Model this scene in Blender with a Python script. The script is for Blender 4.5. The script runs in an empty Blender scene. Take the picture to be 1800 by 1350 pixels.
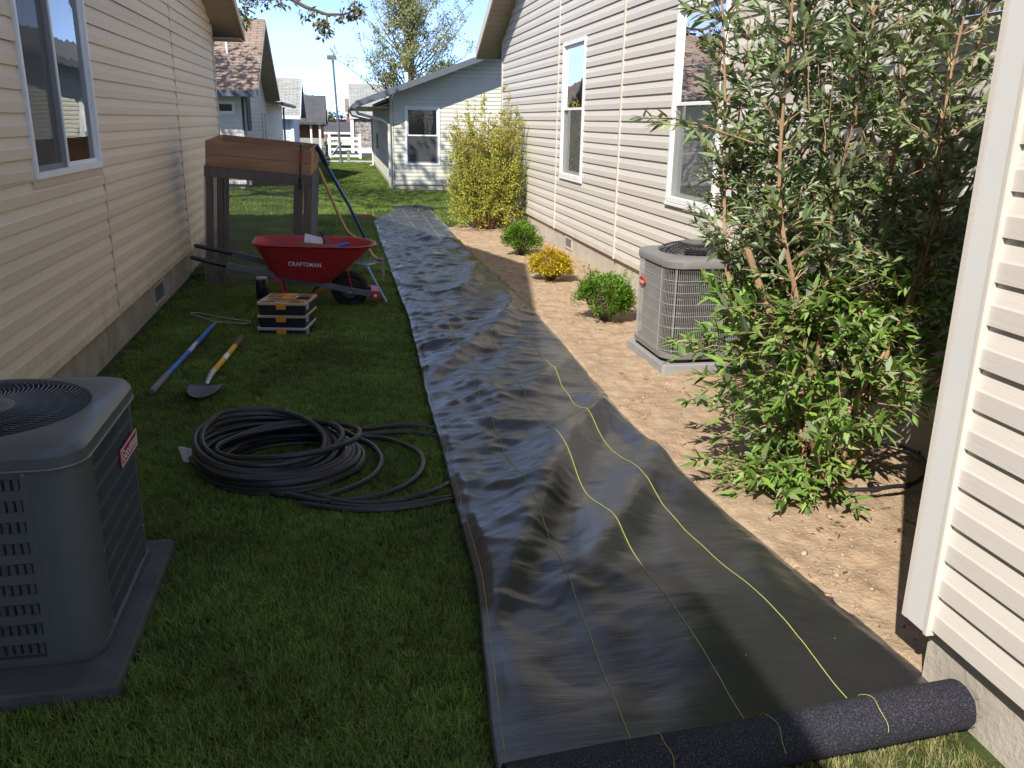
import bpy, bmesh, math, random
import numpy as np
from mathutils import Vector, Matrix

random.seed(7)
RNG = np.random.default_rng(7)
SC = bpy.context.scene
COL = SC.collection
R = math.radians

# ------------------------------------------------------------------ camera
def axes(yaw, pitch, roll):
    cy, sy, cp, sp = math.cos(yaw), math.sin(yaw), math.cos(pitch), math.sin(pitch)
    f = Vector((sy * cp, cy * cp, -sp)); r = Vector((cy, -sy, 0)); u = r.cross(f)
    c, s = math.cos(roll), math.sin(roll)
    return f, c * r + s * u, -s * r + c * u
fwd, rgt, upv = axes(R(11.1), R(16.97), R(0.945))
cam_d = bpy.data.cameras.new('camera')
cam_d.sensor_width = 36.0
cam_d.lens = 36.0 * 1513.7 / 1800.0
cam_d.clip_start = 0.05
cam_d.clip_end = 3000
cam = bpy.data.objects.new('camera', cam_d)
COL.objects.link(cam)
m = Matrix((rgt, upv, -fwd)).transposed().to_4x4()
m.translation = (0, 0, 1.63)
cam.matrix_world = m
SC.camera = cam

# ------------------------------------------------------------------ sky, sun, exposure
SUN = Vector((1.0, 1.4, -1.64)).normalized()          # direction the light travels
w = bpy.data.worlds.new('World'); SC.world = w; w.use_nodes = True
nt = w.node_tree; nt.nodes.clear()
sky = nt.nodes.new('ShaderNodeTexSky'); sky.sky_type = 'NISHITA'; sky.sun_disc = False
sky.sun_elevation = math.asin(-SUN.z); sky.sun_rotation = math.atan2(-SUN.x, -SUN.y) % (2 * math.pi)
sky.altitude = 3000; sky.air_density = 0.34; sky.dust_density = 0.2; sky.ozone_density = 3.0
tc = nt.nodes.new('ShaderNodeTexCoord')
mp = nt.nodes.new('ShaderNodeMapping'); mp.inputs['Scale'].default_value = (1.2, 1.2, 5.0)
cn = nt.nodes.new('ShaderNodeTexNoise'); cn.inputs['Scale'].default_value = 1.6; cn.inputs['Detail'].default_value = 7
cr = nt.nodes.new('ShaderNodeMapRange')
cr.inputs[1].default_value = 0.46; cr.inputs[2].default_value = 0.80; cr.inputs[3].default_value = 0.10; cr.inputs[4].default_value = 0.70
mx = nt.nodes.new('ShaderNodeMix'); mx.data_type = 'RGBA'
mx.inputs[7].default_value = (2.9, 3.1, 3.4, 1)        # thin high cloud
bg = nt.nodes.new('ShaderNodeBackground'); bg.inputs[1].default_value = 0.15
wo = nt.nodes.new('ShaderNodeOutputWorld')
L = nt.links
L.new(tc.outputs['Generated'], mp.inputs[0]); L.new(mp.outputs[0], cn.inputs['Vector'])
L.new(cn.outputs[0], cr.inputs[0]); L.new(cr.outputs[0], mx.inputs[0])
L.new(sky.outputs[0], mx.inputs[6]); L.new(mx.outputs[2], bg.inputs[0]); L.new(bg.outputs[0], wo.inputs[0])

sun_d = bpy.data.lights.new('sun', 'SUN'); sun_d.energy = 2.5; sun_d.angle = R(0.53); sun_d.color = (1.0, 0.95, 0.87)
sun = bpy.data.objects.new('sun', sun_d); COL.objects.link(sun)
sun.rotation_euler = SUN.to_track_quat('-Z', 'Y').to_euler(); sun.location = (-20, -28, 33)

SC.view_settings.view_transform = 'Standard'; SC.view_settings.look = 'None'
SC.view_settings.exposure = 1.6; SC.view_settings.gamma = 1.0; SC.view_settings.use_curve_mapping = False
SC.render.engine = 'CYCLES'
SC.cycles.max_bounces = 7; SC.cycles.diffuse_bounces = 4; SC.cycles.glossy_bounces = 3
SC.cycles.transparent_max_bounces = 12; SC.cycles.transmission_bounces = 4
SC.cycles.use_denoising = True
SC.cycles.sample_clamp_indirect = 8

# ------------------------------------------------------------------ helpers
def tag(o, label=None, cat=None, group=None, kind=None):
    if label: o['label'] = label
    if cat: o['category'] = cat
    if group: o['group'] = group
    if kind: o['kind'] = kind
    return o

def empty(name, loc, label, cat, group=None, rz=0.0):
    o = bpy.data.objects.new(name, None); COL.objects.link(o)
    o.empty_display_size = 0.1
    o.location = loc; o.rotation_euler = (0, 0, rz)
    return tag(o, label, cat, group)

def wmat(o):
    b = Matrix.LocRotScale(o.location, o.rotation_euler, o.scale)
    return b if o.parent is None else wmat(o.parent) @ o.matrix_parent_inverse @ b

def put(o, parent):
    """parent an object whose data is written in world coordinates"""
    COL.objects.link(o)
    if parent is not None:
        o.parent = parent
        o.matrix_parent_inverse = wmat(parent).inverted()
    return o

class MB:
    def __init__(s):
        s.v = []; s.f = []
    def add(s, vs, fs):
        b = len(s.v); s.v.extend([tuple(p) for p in vs]); s.f.extend([tuple(b + i for i in f) for f in fs]); return s
    def box(s, x0, x1, y0, y1, z0, z1):
        return s.add([(x0,y0,z0),(x1,y0,z0),(x1,y1,z0),(x0,y1,z0),(x0,y0,z1),(x1,y0,z1),(x1,y1,z1),(x0,y1,z1)],
                     [(0,3,2,1),(4,5,6,7),(0,1,5,4),(1,2,6,5),(2,3,7,6),(3,0,4,7)])
    def hexa(s, p):   # 8 points, bottom 4 then top 4
        return s.add(p, [(0,3,2,1),(4,5,6,7),(0,1,5,4),(1,2,6,5),(2,3,7,6),(3,0,4,7)])
    def beam(s, a, b, wdt, hgt, up=(0,0,1)):
        a = Vector(a); b = Vector(b); d = (b - a).normalized(); u = Vector(up)
        r = d.cross(u).normalized(); u = r.cross(d)
        r = r * wdt / 2; u = u * hgt / 2
        return s.hexa([a-r-u, a+r-u, b+r-u, b-r-u, a-r+u, a+r+u, b+r+u, b-r+u])
    def tube(s, pts, rad, n=8, cap=True, closed=False):
        pts = [Vector(p) for p in pts]; N = len(pts)
        rads = rad if hasattr(rad, '__len__') else [rad] * N
        t0 = (pts[1] - pts[0]).normalized()
        ref = Vector((0,0,1)) if abs(t0.z) < .9 else Vector((1,0,0))
        nrm = t0.cross(ref).normalized(); b = len(s.v)
        for i in range(N):
            if closed: t = pts[(i+1) % N] - pts[i-1]
            else: t = pts[min(i+1, N-1)] - pts[max(i-1, 0)]
            if t.length < 1e-9: t = t0.copy()
            t.normalize(); nrm = (nrm - t * nrm.dot(t))
            nrm = nrm.normalized() if nrm.length > 1e-6 else t.orthogonal().normalized()
            bi = t.cross(nrm)
            for k in range(n):
                a = 2 * math.pi * k / n
                s.v.append(tuple(pts[i] + (nrm * math.cos(a) + bi * math.sin(a)) * rads[i]))
        for i in range(N if closed else N - 1):
            j = (i + 1) % N
            for k in range(n):
                k2 = (k + 1) % n
                s.f.append((b+i*n+k, b+i*n+k2, b+j*n+k2, b+j*n+k))
        if cap and not closed:
            s.f.append(tuple(b + k for k in range(n))[::-1]); s.f.append(tuple(b+(N-1)*n+k for k in range(n)))
        return s
    def loft(s, loops, cap0=False, cap1=False):
        n = len(loops[0]); b = len(s.v)
        for lp in loops: s.v.extend([tuple(p) for p in lp])
        for i in range(len(loops) - 1):
            for k in range(n):
                k2 = (k+1) % n
                s.f.append((b+i*n+k, b+i*n+k2, b+(i+1)*n+k2, b+(i+1)*n+k))
        if cap0: s.f.append(tuple(b+k for k in range(n))[::-1])
        if cap1: s.f.append(tuple(b+(len(loops)-1)*n+k for k in range(n)))
        return s
    def disc(s, c, r, ax, n=16):
        ax = Vector(ax).normalized(); u = ax.orthogonal().normalized(); v = ax.cross(u); c = Vector(c)
        return s.add([c + (u*math.cos(2*math.pi*k/n) + v*math.sin(2*math.pi*k/n))*r for k in range(n)], [tuple(range(n))])
    def cyl(s, a, b, r, n=16): return s.tube([a, b], r, n)
    def build(s, name, mat, parent=None, smooth=False, bevel=0.0, fixn=True, label=None, kind=None, M=None, angle=40):
        me = bpy.data.meshes.new(name)
        vs = s.v if M is None else [tuple(M @ Vector(p)) for p in s.v]
        me.from_pydata(vs, [], s.f)
        if fixn:
            bm = bmesh.new(); bm.from_mesh(me); bmesh.ops.recalc_face_normals(bm, faces=bm.faces)
            if bevel:
                bmesh.ops.bevel(bm, geom=[e for e in bm.edges if len(e.link_faces) == 2 and e.calc_face_angle(0) > .6], offset=bevel, segments=2, affect='EDGES', clamp_overlap=True)
            bm.to_mesh(me); bm.free()
        if smooth:
            me.shade_smooth()
            try: me.set_sharp_from_angle(angle=R(angle))
            except Exception: pass
        o = bpy.data.objects.new(name, me)
        if mat: me.materials.append(mat)
        put(o, parent)
        return tag(o, label, None, None, kind)

def mesh_np(name, V, F, mat, parent=None, col=None, smooth=False, kind=None):
    V = np.asarray(V, dtype=np.float32); F = np.asarray(F, dtype=np.int32)
    me = bpy.data.meshes.new(name)
    me.vertices.add(len(V)); me.vertices.foreach_set('co', V.ravel())
    k = F.shape[1]
    me.loops.add(F.size); me.loops.foreach_set('vertex_index', F.ravel())
    me.polygons.add(len(F)); me.polygons.foreach_set('loop_start', np.arange(0, F.size, k, dtype=np.int32))
    me.update(calc_edges=True); me.validate()
    if col is not None:
        a = me.attributes.new('tint', 'FLOAT_COLOR', 'POINT')
        c4 = np.ones((len(V), 4), dtype=np.float32); c4[:, :3] = col
        a.data.foreach_set('color', c4.ravel())
    if smooth: me.shade_smooth()
    o = bpy.data.objects.new(name, me); me.materials.append(mat)
    put(o, parent); return tag(o, kind=kind)

def text_pts(body, size, spacing=1.0, bold=0.0):
    c = bpy.data.curves.new('t', 'FONT'); c.body = body; c.size = size; c.space_character = spacing
    c.offset = bold; c.resolution_u = 3; c.align_x = 'CENTER'; c.align_y = 'CENTER'
    o = bpy.data.objects.new('t', c); COL.objects.link(o)
    dg = bpy.context.evaluated_depsgraph_get(); dg.update()
    me = bpy.data.meshes.new_from_object(o.evaluated_get(dg))
    v = [tuple(p.co) for p in me.vertices]; f = [tuple(p.vertices) for p in me.polygons]
    bpy.data.objects.remove(o); bpy.data.curves.remove(c); bpy.data.meshes.remove(me)
    return v, f

# value noise on numpy arrays
_perm = RNG.random((257, 257))
def vnoise(x, y):
    xi = np.floor(x).astype(int); yi = np.floor(y).astype(int); fx = x - xi; fy = y - yi
    fx = fx*fx*(3-2*fx); fy = fy*fy*(3-2*fy)
    g = lambda a, b: _perm[a % 257, b % 257]
    return (g(xi,yi)*(1-fx)+g(xi+1,yi)*fx)*(1-fy) + (g(xi,yi+1)*(1-fx)+g(xi+1,yi+1)*fx)*fy
def fbm(x, y, o=4):
    s = 0; a = .5; t = 0
    for i in range(o): s = s + a*vnoise(x*2**i+17.3*i, y*2**i+5.1*i); t += a; a *= .5
    return s/t - .5

# ------------------------------------------------------------------ materials
MATS = {}
def mat(name, col, rough=.7, spec=.5, metal=0.0, var=.12, vscale=6.0, bump=0.0, bscale=60.0, stretch=(1,1,1), rnd=0.0,
        dirt=None, splash=None, tint=False, trans=0.0, coat=0.0, mottle=None, coords='Object'):
    m = bpy.data.materials.new(name); m.use_nodes = True; n = m.node_tree.nodes; l = m.node_tree.links
    p = n['Principled BSDF']; p.inputs['Roughness'].default_value = rough; p.inputs['Metallic'].default_value = metal
    p.inputs['Specular IOR Level'].default_value = spec
    if coat: p.inputs['Coat Weight'].default_value = coat; p.inputs['Coat Roughness'].default_value = .15
    tcn = n.new('ShaderNodeTexCoord'); mpn = n.new('ShaderNodeMapping'); mpn.inputs['Scale'].default_value = stretch
    if coords == 'World':
        gg = n.new('ShaderNodeNewGeometry'); l.new(gg.outputs['Position'], mpn.inputs[0])
    else: l.new(tcn.outputs[coords], mpn.inputs[0])
    no = n.new('ShaderNodeTexNoise'); no.inputs['Scale'].default_value = vscale; no.inputs['Detail'].default_value = 6
    l.new(mpn.outputs[0], no.inputs['Vector'])
    mr = n.new('ShaderNodeMapRange'); mr.inputs[1].default_value = .25; mr.inputs[2].default_value = .75
    mr.inputs[3].default_value = 1 - var; mr.inputs[4].default_value = 1 + var
    l.new(no.outputs[0], mr.inputs[0])
    mul = n.new('ShaderNodeMix'); mul.data_type = 'RGBA'; mul.blend_type = 'MULTIPLY'; mul.inputs[0].default_value = 1
    mul.inputs[6].default_value = (*col, 1)
    if tint:
        at = n.new('ShaderNodeAttribute'); at.attribute_name = 'tint'; l.new(at.outputs['Color'], mul.inputs[6])
    l.new(mr.outputs[0], mul.inputs[7]); out = mul.outputs[2]
    if rnd:
        oi = n.new('ShaderNodeObjectInfo'); r2 = n.new('ShaderNodeMapRange'); r2.inputs[3].default_value = 1-rnd; r2.inputs[4].default_value = 1+rnd
        l.new(oi.outputs['Random'], r2.inputs[0]); m2 = n.new('ShaderNodeMix'); m2.data_type = 'RGBA'; m2.blend_type = 'MULTIPLY'; m2.inputs[0].default_value = 1
        l.new(out, m2.inputs[6]); l.new(r2.outputs[0], m2.inputs[7]); out = m2.outputs[2]
    if mottle:   # (colour, scale, lo, hi, amount)
        mn = n.new('ShaderNodeTexNoise'); mn.inputs['Scale'].default_value = mottle[1]; mn.inputs['Detail'].default_value = 8; mn.inputs['Roughness'].default_value = .65
        l.new(mpn.outputs[0], mn.inputs['Vector'])
        mm = n.new('ShaderNodeMapRange'); mm.inputs[1].default_value = mottle[2]; mm.inputs[2].default_value = mottle[3]; mm.inputs[4].default_value = mottle[4]
        l.new(mn.outputs[0], mm.inputs[0]); m3 = n.new('ShaderNodeMix'); m3.data_type = 'RGBA'
        l.new(mm.outputs[0], m3.inputs[0]); l.new(out, m3.inputs[6]); m3.inputs[7].default_value = (*mottle[0], 1); out = m3.outputs[2]
    if splash:   # soil thrown up by rain: (colour, height)
        gp2 = n.new('ShaderNodeNewGeometry'); sx_ = n.new('ShaderNodeSeparateXYZ'); l.new(gp2.outputs['Position'], sx_.inputs[0])
        sn = n.new('ShaderNodeTexNoise'); sn.inputs['Scale'].default_value = 5; sn.inputs['Detail'].default_value = 8; sn.inputs['Roughness'].default_value = .7; l.new(gp2.outputs['Position'], sn.inputs['Vector'])
        s1 = n.new('ShaderNodeMapRange'); s1.inputs[1].default_value = splash[1]; s1.inputs[2].default_value = .15; s1.inputs[3].default_value = -.25; s1.inputs[4].default_value = .35; l.new(sx_.outputs[2], s1.inputs[0])
        s2 = n.new('ShaderNodeMath'); s2.operation = 'ADD'; l.new(s1.outputs[0], s2.inputs[0]); l.new(sn.outputs[0], s2.inputs[1])
        s3 = n.new('ShaderNodeMapRange'); s3.inputs[1].default_value = .55; s3.inputs[2].default_value = .95; s3.inputs[4].default_value = .55; l.new(s2.outputs[0], s3.inputs[0])
        m5 = n.new('ShaderNodeMix'); m5.data_type = 'RGBA'; l.new(s3.outputs[0], m5.inputs[0]); l.new(out, m5.inputs[6]); m5.inputs[7].default_value = (*splash[0], 1); out = m5.outputs[2]
    l.new(out, p.inputs['Base Color'])
    if bump:
        bn = n.new('ShaderNodeTexNoise'); bn.inputs['Scale'].default_value = bscale; bn.inputs['Detail'].default_value = 5
        l.new(mpn.outputs[0], bn.inputs['Vector']); b = n.new('ShaderNodeBump'); b.inputs['Strength'].default_value = bump; b.inputs['Distance'].default_value = .01
        l.new(bn.outputs[0], b.inputs['Height']); l.new(b.outputs[0], p.inputs['Normal'])
    if trans:
        tr = n.new('ShaderNodeBsdfTranslucent'); l.new(out, tr.inputs[0]); ms = n.new('ShaderNodeMixShader'); ms.inputs[0].default_value = trans
        l.new(p.outputs[0], ms.inputs[1]); l.new(tr.outputs[0], ms.inputs[2]); l.new(ms.outputs[0], n['Material Output'].inputs[0])
    MATS[name] = m
    return m

def glass_mat(name, tintc=(.75,.8,.8), ior=1.55):
    m = bpy.data.materials.new(name); m.use_nodes = True; n = m.node_tree.nodes; l = m.node_tree.links; n.remove(n['Principled BSDF'])
    fr = n.new('ShaderNodeFresnel'); fr.inputs[0].default_value = ior
    mrr = n.new('ShaderNodeMath'); mrr.operation = 'MULTIPLY_ADD'; mrr.inputs[1].default_value = 1.5; mrr.inputs[2].default_value = .06; mrr.use_clamp = True
    l.new(fr.outputs[0], mrr.inputs[0])
    wn = n.new('ShaderNodeTexNoise'); wn.inputs['Scale'].default_value = 1.6
    bp = n.new('ShaderNodeBump'); bp.inputs['Strength'].default_value = .035; bp.inputs['Distance'].default_value = .05
    l.new(wn.outputs[0], bp.inputs['Height'])
    gl = n.new('ShaderNodeBsdfGlossy'); gl.inputs['Roughness'].default_value = .01; l.new(bp.outputs[0], gl.inputs['Normal'])
    tr = n.new('ShaderNodeBsdfTransparent'); tr.inputs[0].default_value = (*tintc, 1)
    ms = n.new('ShaderNodeMixShader'); l.new(mrr.outputs[0], ms.inputs[0]); l.new(tr.outputs[0], ms.inputs[1]); l.new(gl.outputs[0], ms.inputs[2])
    l.new(ms.outputs[0], n['Material Output'].inputs[0]); return m

def screen_mat(name, c, a):
    m = bpy.data.materials.new(name); m.use_nodes = True; n = m.node_tree.nodes; l = m.node_tree.links; p = n['Principled BSDF']
    p.inputs['Base Color'].default_value = (*c, 1); p.inputs['Roughness'].default_value = .8
    tr = n.new('ShaderNodeBsdfTransparent'); ms = n.new('ShaderNodeMixShader'); ms.inputs[0].default_value = a
    l.new(tr.outputs[0], ms.inputs[1]); l.new(p.outputs[0], ms.inputs[2]); l.new(ms.outputs[0], n['Material Output'].inputs[0]); return m

GR = (1, .06, 1)      # wood-grain stretch along Y
siding_left = mat('vinyl_beige', (.69,.575,.43), .55, .35, var=.05, vscale=3, bump=.12, bscale=90, stretch=(1,.08,1), rnd=.035, mottle=((.40,.33,.21), 2.2, .56, .80, .45), splash=((.30,.24,.15), .75), coords='World')
siding_right = mat('vinyl_almond', (.585,.545,.485), .5, .35, var=.04, vscale=3, bump=.12, bscale=90, stretch=(1,.08,1), rnd=.025, splash=((.42,.34,.26), .62), coords='World')
siding_near = mat('vinyl_cream', (.62,.57,.505), .5, .35, var=.04, vscale=3, bump=.07, bscale=110, stretch=(1,.08,1), rnd=.02, coords='World')
siding_far = mat('vinyl_sage', (.60,.59,.50), .55, .3, var=.05, vscale=3, rnd=.02, coords='World')
siding_pale = mat('vinyl_pale_grey', (.66,.62,.56), .6, .3, var=.05, vscale=2, coords='World')
siding_blue = mat('vinyl_pale_blue', (.55,.63,.70), .6, .3, var=.05, vscale=2, coords='World')
trim_near = mat('trim_grey_white', (.66,.645,.62), .5, .35, var=.03, vscale=3)
trim_beige = mat('trim_beige', (.60,.49,.36), .55, .35, var=.08, vscale=3)
trim_almond = mat('trim_almond', (.56,.51,.46), .55, .35, var=.05)
trim_dark = mat('trim_slate', (.11,.125,.145), .5, .4, var=.08)
trim_white = mat('trim_white', (.80,.80,.79), .45, .4, var=.04, vscale=4, mottle=((.5,.46,.38), 5, .62, .8, .4))
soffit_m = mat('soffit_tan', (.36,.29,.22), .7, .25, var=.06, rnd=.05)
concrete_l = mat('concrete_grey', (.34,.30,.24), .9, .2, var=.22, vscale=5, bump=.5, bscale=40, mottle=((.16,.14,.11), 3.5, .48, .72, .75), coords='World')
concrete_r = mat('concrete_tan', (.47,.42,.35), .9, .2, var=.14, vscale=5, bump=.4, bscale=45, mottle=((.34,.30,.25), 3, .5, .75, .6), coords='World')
shingle_tan = None
glass = glass_mat('window_glass')
screen_dark = screen_mat('insect_screen', (.10,.105,.11), .55)
room_m = mat('room_dark', (.16,.15,.14), .9, .1, var=.1)
blind_m = mat('blind_white', (.62,.61,.58), .6, .3, var=.05)
black_plastic = mat('black_plastic', (.018,.018,.02), .42, .5, var=.2)
metal_galv = mat('galvanised_metal', (.40,.41,.42), .42, .5, metal=.8, var=.15, vscale=12)
metal_dull = mat('dull_steel', (.20,.195,.19), .5, .5, metal=.6, var=.25, vscale=14, mottle=((.16,.09,.05), 9, .55, .75, .6))
white_paint = mat('white_paint', (.80,.80,.80), .5, .4, var=.03)
dark_hole = mat('dark_recess', (.012,.012,.013), .8, .2, var=.1)
# ================================================================== GROUND
soil_m = mat('soil', (.325,.232,.152), .95, .1, var=.30, vscale=14, bump=1.0, bscale=55, mottle=((.40,.30,.205), 5.5, .42, .72, .75), coords='World')
turf_m = mat('turf_soil', (.045,.06,.018), .95, .1, var=.35, vscale=7, bump=.8, bscale=60, coords='World')
walk_m = mat('walk_concrete', (.45,.43,.40), .9, .2, var=.1, vscale=3, coords='World')
asphalt_m = mat('asphalt', (.06,.06,.06), .9, .2, var=.15, vscale=8, coords='World')

tag(MB().box(-700, 700, -60, 1500, -.6, 0).build('lawn', turf_m, fixn=True), kind='structure')
tag(MB().box(-60, 60, 34.6, 36.0, -.1, .03).build('pavement', walk_m), kind='structure')
tag(MB().box(-60, 60, 39.2, 44.5, -.1, .012).build('road', asphalt_m), kind='structure')

def soil_edge(y):   # lawn-side edge of the bed
    return 1.30 + 0*y
def soil_h(x, y):
    h = .022 + .05*fbm(x*2.2, y*2.2) + .022*fbm(x*11, y*11, 3) + .010*fbm(x*38, y*38, 2)
    return h
ny, nx = 640, 110
yy, xx = np.meshgrid(np.linspace(1.72, 14.6, ny), np.linspace(1.25, 2.86, nx), indexing='ij')
hh = soil_h(xx, yy) + .014
far_end = 14.1 + .45*fbm(xx*2+3, yy*0+1.5) - .55*np.clip((1.9-xx)/.5, 0, 1)
edge = np.clip((far_end - yy)/.25, 0, 1) * np.clip((yy - (1.80+.12*fbm(xx*6, xx*3)))/.10, 0, 1) * np.clip((xx-1.27)/.1, 0, 1)
hh = np.where(edge > 0, hh*edge - .02*(1-edge), -.05)
# hollow worn round the big shrub
hh -= .03*np.exp(-(((xx-2.15)/.45)**2 + ((yy-3.45)/.35)**2))*edge
und = np.clip((np.interp(yy, [1.75,2.01,2.66,3.47,4.65,5.96,7.59,10.73,15.6,16.6], [1.71,1.70,1.64,1.57,1.55,1.60,1.645,1.585,1.62,1.62]) - .012 - xx)/.03, 0, 1)
hh = np.where(und > 0, np.minimum(hh, hh*(1-und)+.004*und), hh)
hh = np.maximum(hh, -.05)
def surf_soil(x, y):
    i = np.clip(((np.asarray(y)-1.72)/(14.6-1.72)*(ny-1)).astype(int), 0, ny-1); j = np.clip(((np.asarray(x)-1.25)/(2.86-1.25)*(nx-1)).astype(int), 0, nx-1)
    return hh[i, j]
idx = np.arange(ny*nx).reshape(ny, nx)
Fq = np.stack([idx[:-1,:-1], idx[:-1,1:], idx[1:,1:], idx[1:,:-1]], -1).reshape(-1, 4)
soil = mesh_np('soil_bed', np.stack([xx, yy, hh], -1).reshape(-1, 3), Fq, soil_m, smooth=True, kind='structure')

# clods and pebbles on the bare soil
def pebbles(name, P, S, m, cols):
    ico = bmesh.new(); bmesh.ops.create_icosphere(ico, subdivisions=1, radius=1); iv = np.array([v.co[:] for v in ico.verts]); jf = np.array([[v.index for v in f.verts] for f in ico.faces]); ico.free()
    n = len(P); nv = len(iv)
    jit = 1 + .35*RNG.standard_normal((n, nv, 1)).clip(-1.2, 1.2)
    sc = S[:, None, None] * np.array([1, 1, .6])[None, None, :] * (1 + .25*RNG.standard_normal((n, 1, 3)))
    V = iv[None]*jit*sc + P[:, None, :]
    F = jf[None] + (np.arange(n)*nv)[:, None, None]
    C = np.repeat(cols, nv, axis=0)
    return mesh_np(name, V.reshape(-1, 3), F.reshape(-1, 3), m, col=C, kind='stuff')
clod_m = mat('clod', (1,1,1), .95, .1, var=.15, tint=True, bump=.5, bscale=90, coords='World')
n = 11000
px_ = RNG.uniform(1.5, 2.82, n); py_ = 2.0 + 12*RNG.random(n)**2.3
keep = (fbm(px_*3, py_*3) > .0) | (RNG.random(n) < .12)
px_, py_ = px_[keep], py_[keep]
ps = .0020 + .0075*RNG.random(len(px_))**4
bigp = RNG.random(len(px_)) < .012; ps[bigp] = RNG.uniform(.008, .017, bigp.sum())
base = np.array([.32,.215,.14])*(.75+.6*RNG.random((len(px_), 1))); gp = RNG.random(len(px_)) < .07; base[gp] = np.array([.42,.36,.29])*(.8+.3*RNG.random((gp.sum(), 1)))
pebbles('soil_clods', np.stack([px_, py_, surf_soil(px_, py_)+ps*.25], 1), ps, clod_m, base)
tag(bpy.data.objects['soil_clods'], 'clods and pebbles on bare tan soil')

# ================================================================== WALL SYSTEM
class Wall:
    """s runs along the wall, n points out of it, z is up"""
    def __init__(s, O, S, N): s.O = Vector(O); s.S = Vector(S); s.N = Vector(N)
    def p(s, a, n, z): return s.O + s.S*a + s.N*n + Vector((0,0,z))
    def box(s, mb, s0, s1, n0, n1, z0, z1):
        return mb.hexa([s.p(s0,n0,z0), s.p(s1,n0,z0), s.p(s1,n1,z0), s.p(s0,n1,z0), s.p(s0,n0,z1), s.p(s1,n0,z1), s.p(s1,n1,z1), s.p(s0,n1,z1)])

LAP = .0158
def profile(e, z0, z1):
    """dutch-lap profile between z0 and z1 of one course (0..e): list of (n, z)"""
    full = [(LAP, 0), (LAP, .46*e), (LAP*.86, .52*e), (.0045, .93*e), (.0035, e)]
    def nat(z):
        for (n0, a), (n1, b) in zip(full, full[1:]):
            if a <= z <= b: return n0 + (n1-n0)*(z-a)/(b-a)
        return .0035
    pts = [(nat(z0), z0)] + [q for q in full if z0 < q[1] < z1] + [(nat(z1), z1)]
    if z0 == 0: pts = [(.0, .0035), (LAP-.002, .0)] + pts
    return pts

_pan = {}
def siding(wall, parent, m, zb, ztop, runs, e=.1143, holes=(), lo=None, hi=None, name='siding_panel', joined=False):
    """courses of lapped vinyl; each strip of each course is its own object (joined=True: one mesh)"""
    mb = MB(); nc = int(math.ceil((ztop - zb)/e - 1e-6))
    for i in range(nc):
        zc = zb + i*e
        cuts = [0.0, min(e, ztop-zc)]
        for (h0, h1, g0, g1) in holes:
            for q in (g0-zc, g1-zc):
                if .004 < q < e-.004: cuts.append(q)
        cuts = sorted(set(cuts))
        for z0, z1 in zip(cuts, cuts[1:]):
            zm = zc + (z0+z1)/2
            for (r0, r1) in runs:
                iv = [(r0, r1)]
                for (h0, h1, g0, g1) in holes:
                    if g0 < zm < g1:
                        nv = []
                        for (a, b) in iv:
                            if h1 <= a or h0 >= b: nv.append((a, b)); continue
                            if h0 > a: nv.append((a, h0))
                            if h1 < b: nv.append((h1, b))
                        iv = nv
                for (a, b) in iv:
                    pr = profile(e, z0, z1); V0 = []; V1 = []; ok = False
                    for (nn, z) in pr:
                        aa = a if lo is None else max(a, lo(zc+z)); bb = b if hi is None else min(b, hi(zc+z))
                        if bb - aa > .004: ok = True
                        else: aa = bb = (aa+bb)/2
                        V0.append((aa, nn, z)); V1.append((bb, nn, z))
                    if not ok: continue
                    k = len(pr); fs = [(j, j+1, k+j+1, k+j) for j in range(k-1)]
                    if joined:
                        mb.add([wall.p(q[0], q[1], zc+q[2]) for q in V0+V1], fs); continue
                    s0 = V0[0][0]
                    key = (tuple(wall.S), tuple(wall.N), m.name) + tuple(round(c, 4) for q in V0+V1 for c in (q[0]-s0, q[1], q[2]))
                    me = _pan.get(key)
                    if me is None:
                        me = bpy.data.meshes.new(name)
                        me.from_pydata([tuple(wall.S*(q[0]-s0) + wall.N*q[1] + Vector((0,0,q[2]))) for q in V0+V1], [], fs); me.materials.append(m); _pan[key] = me
                    o = bpy.data.objects.new(name, me); put(o, parent); o.location = wall.p(s0, random.uniform(-.0012, .0012), zc + random.uniform(-.0012, .0012))
    if joined: return mb.build('siding', m, parent, fixn=False, kind='stuff')

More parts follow.
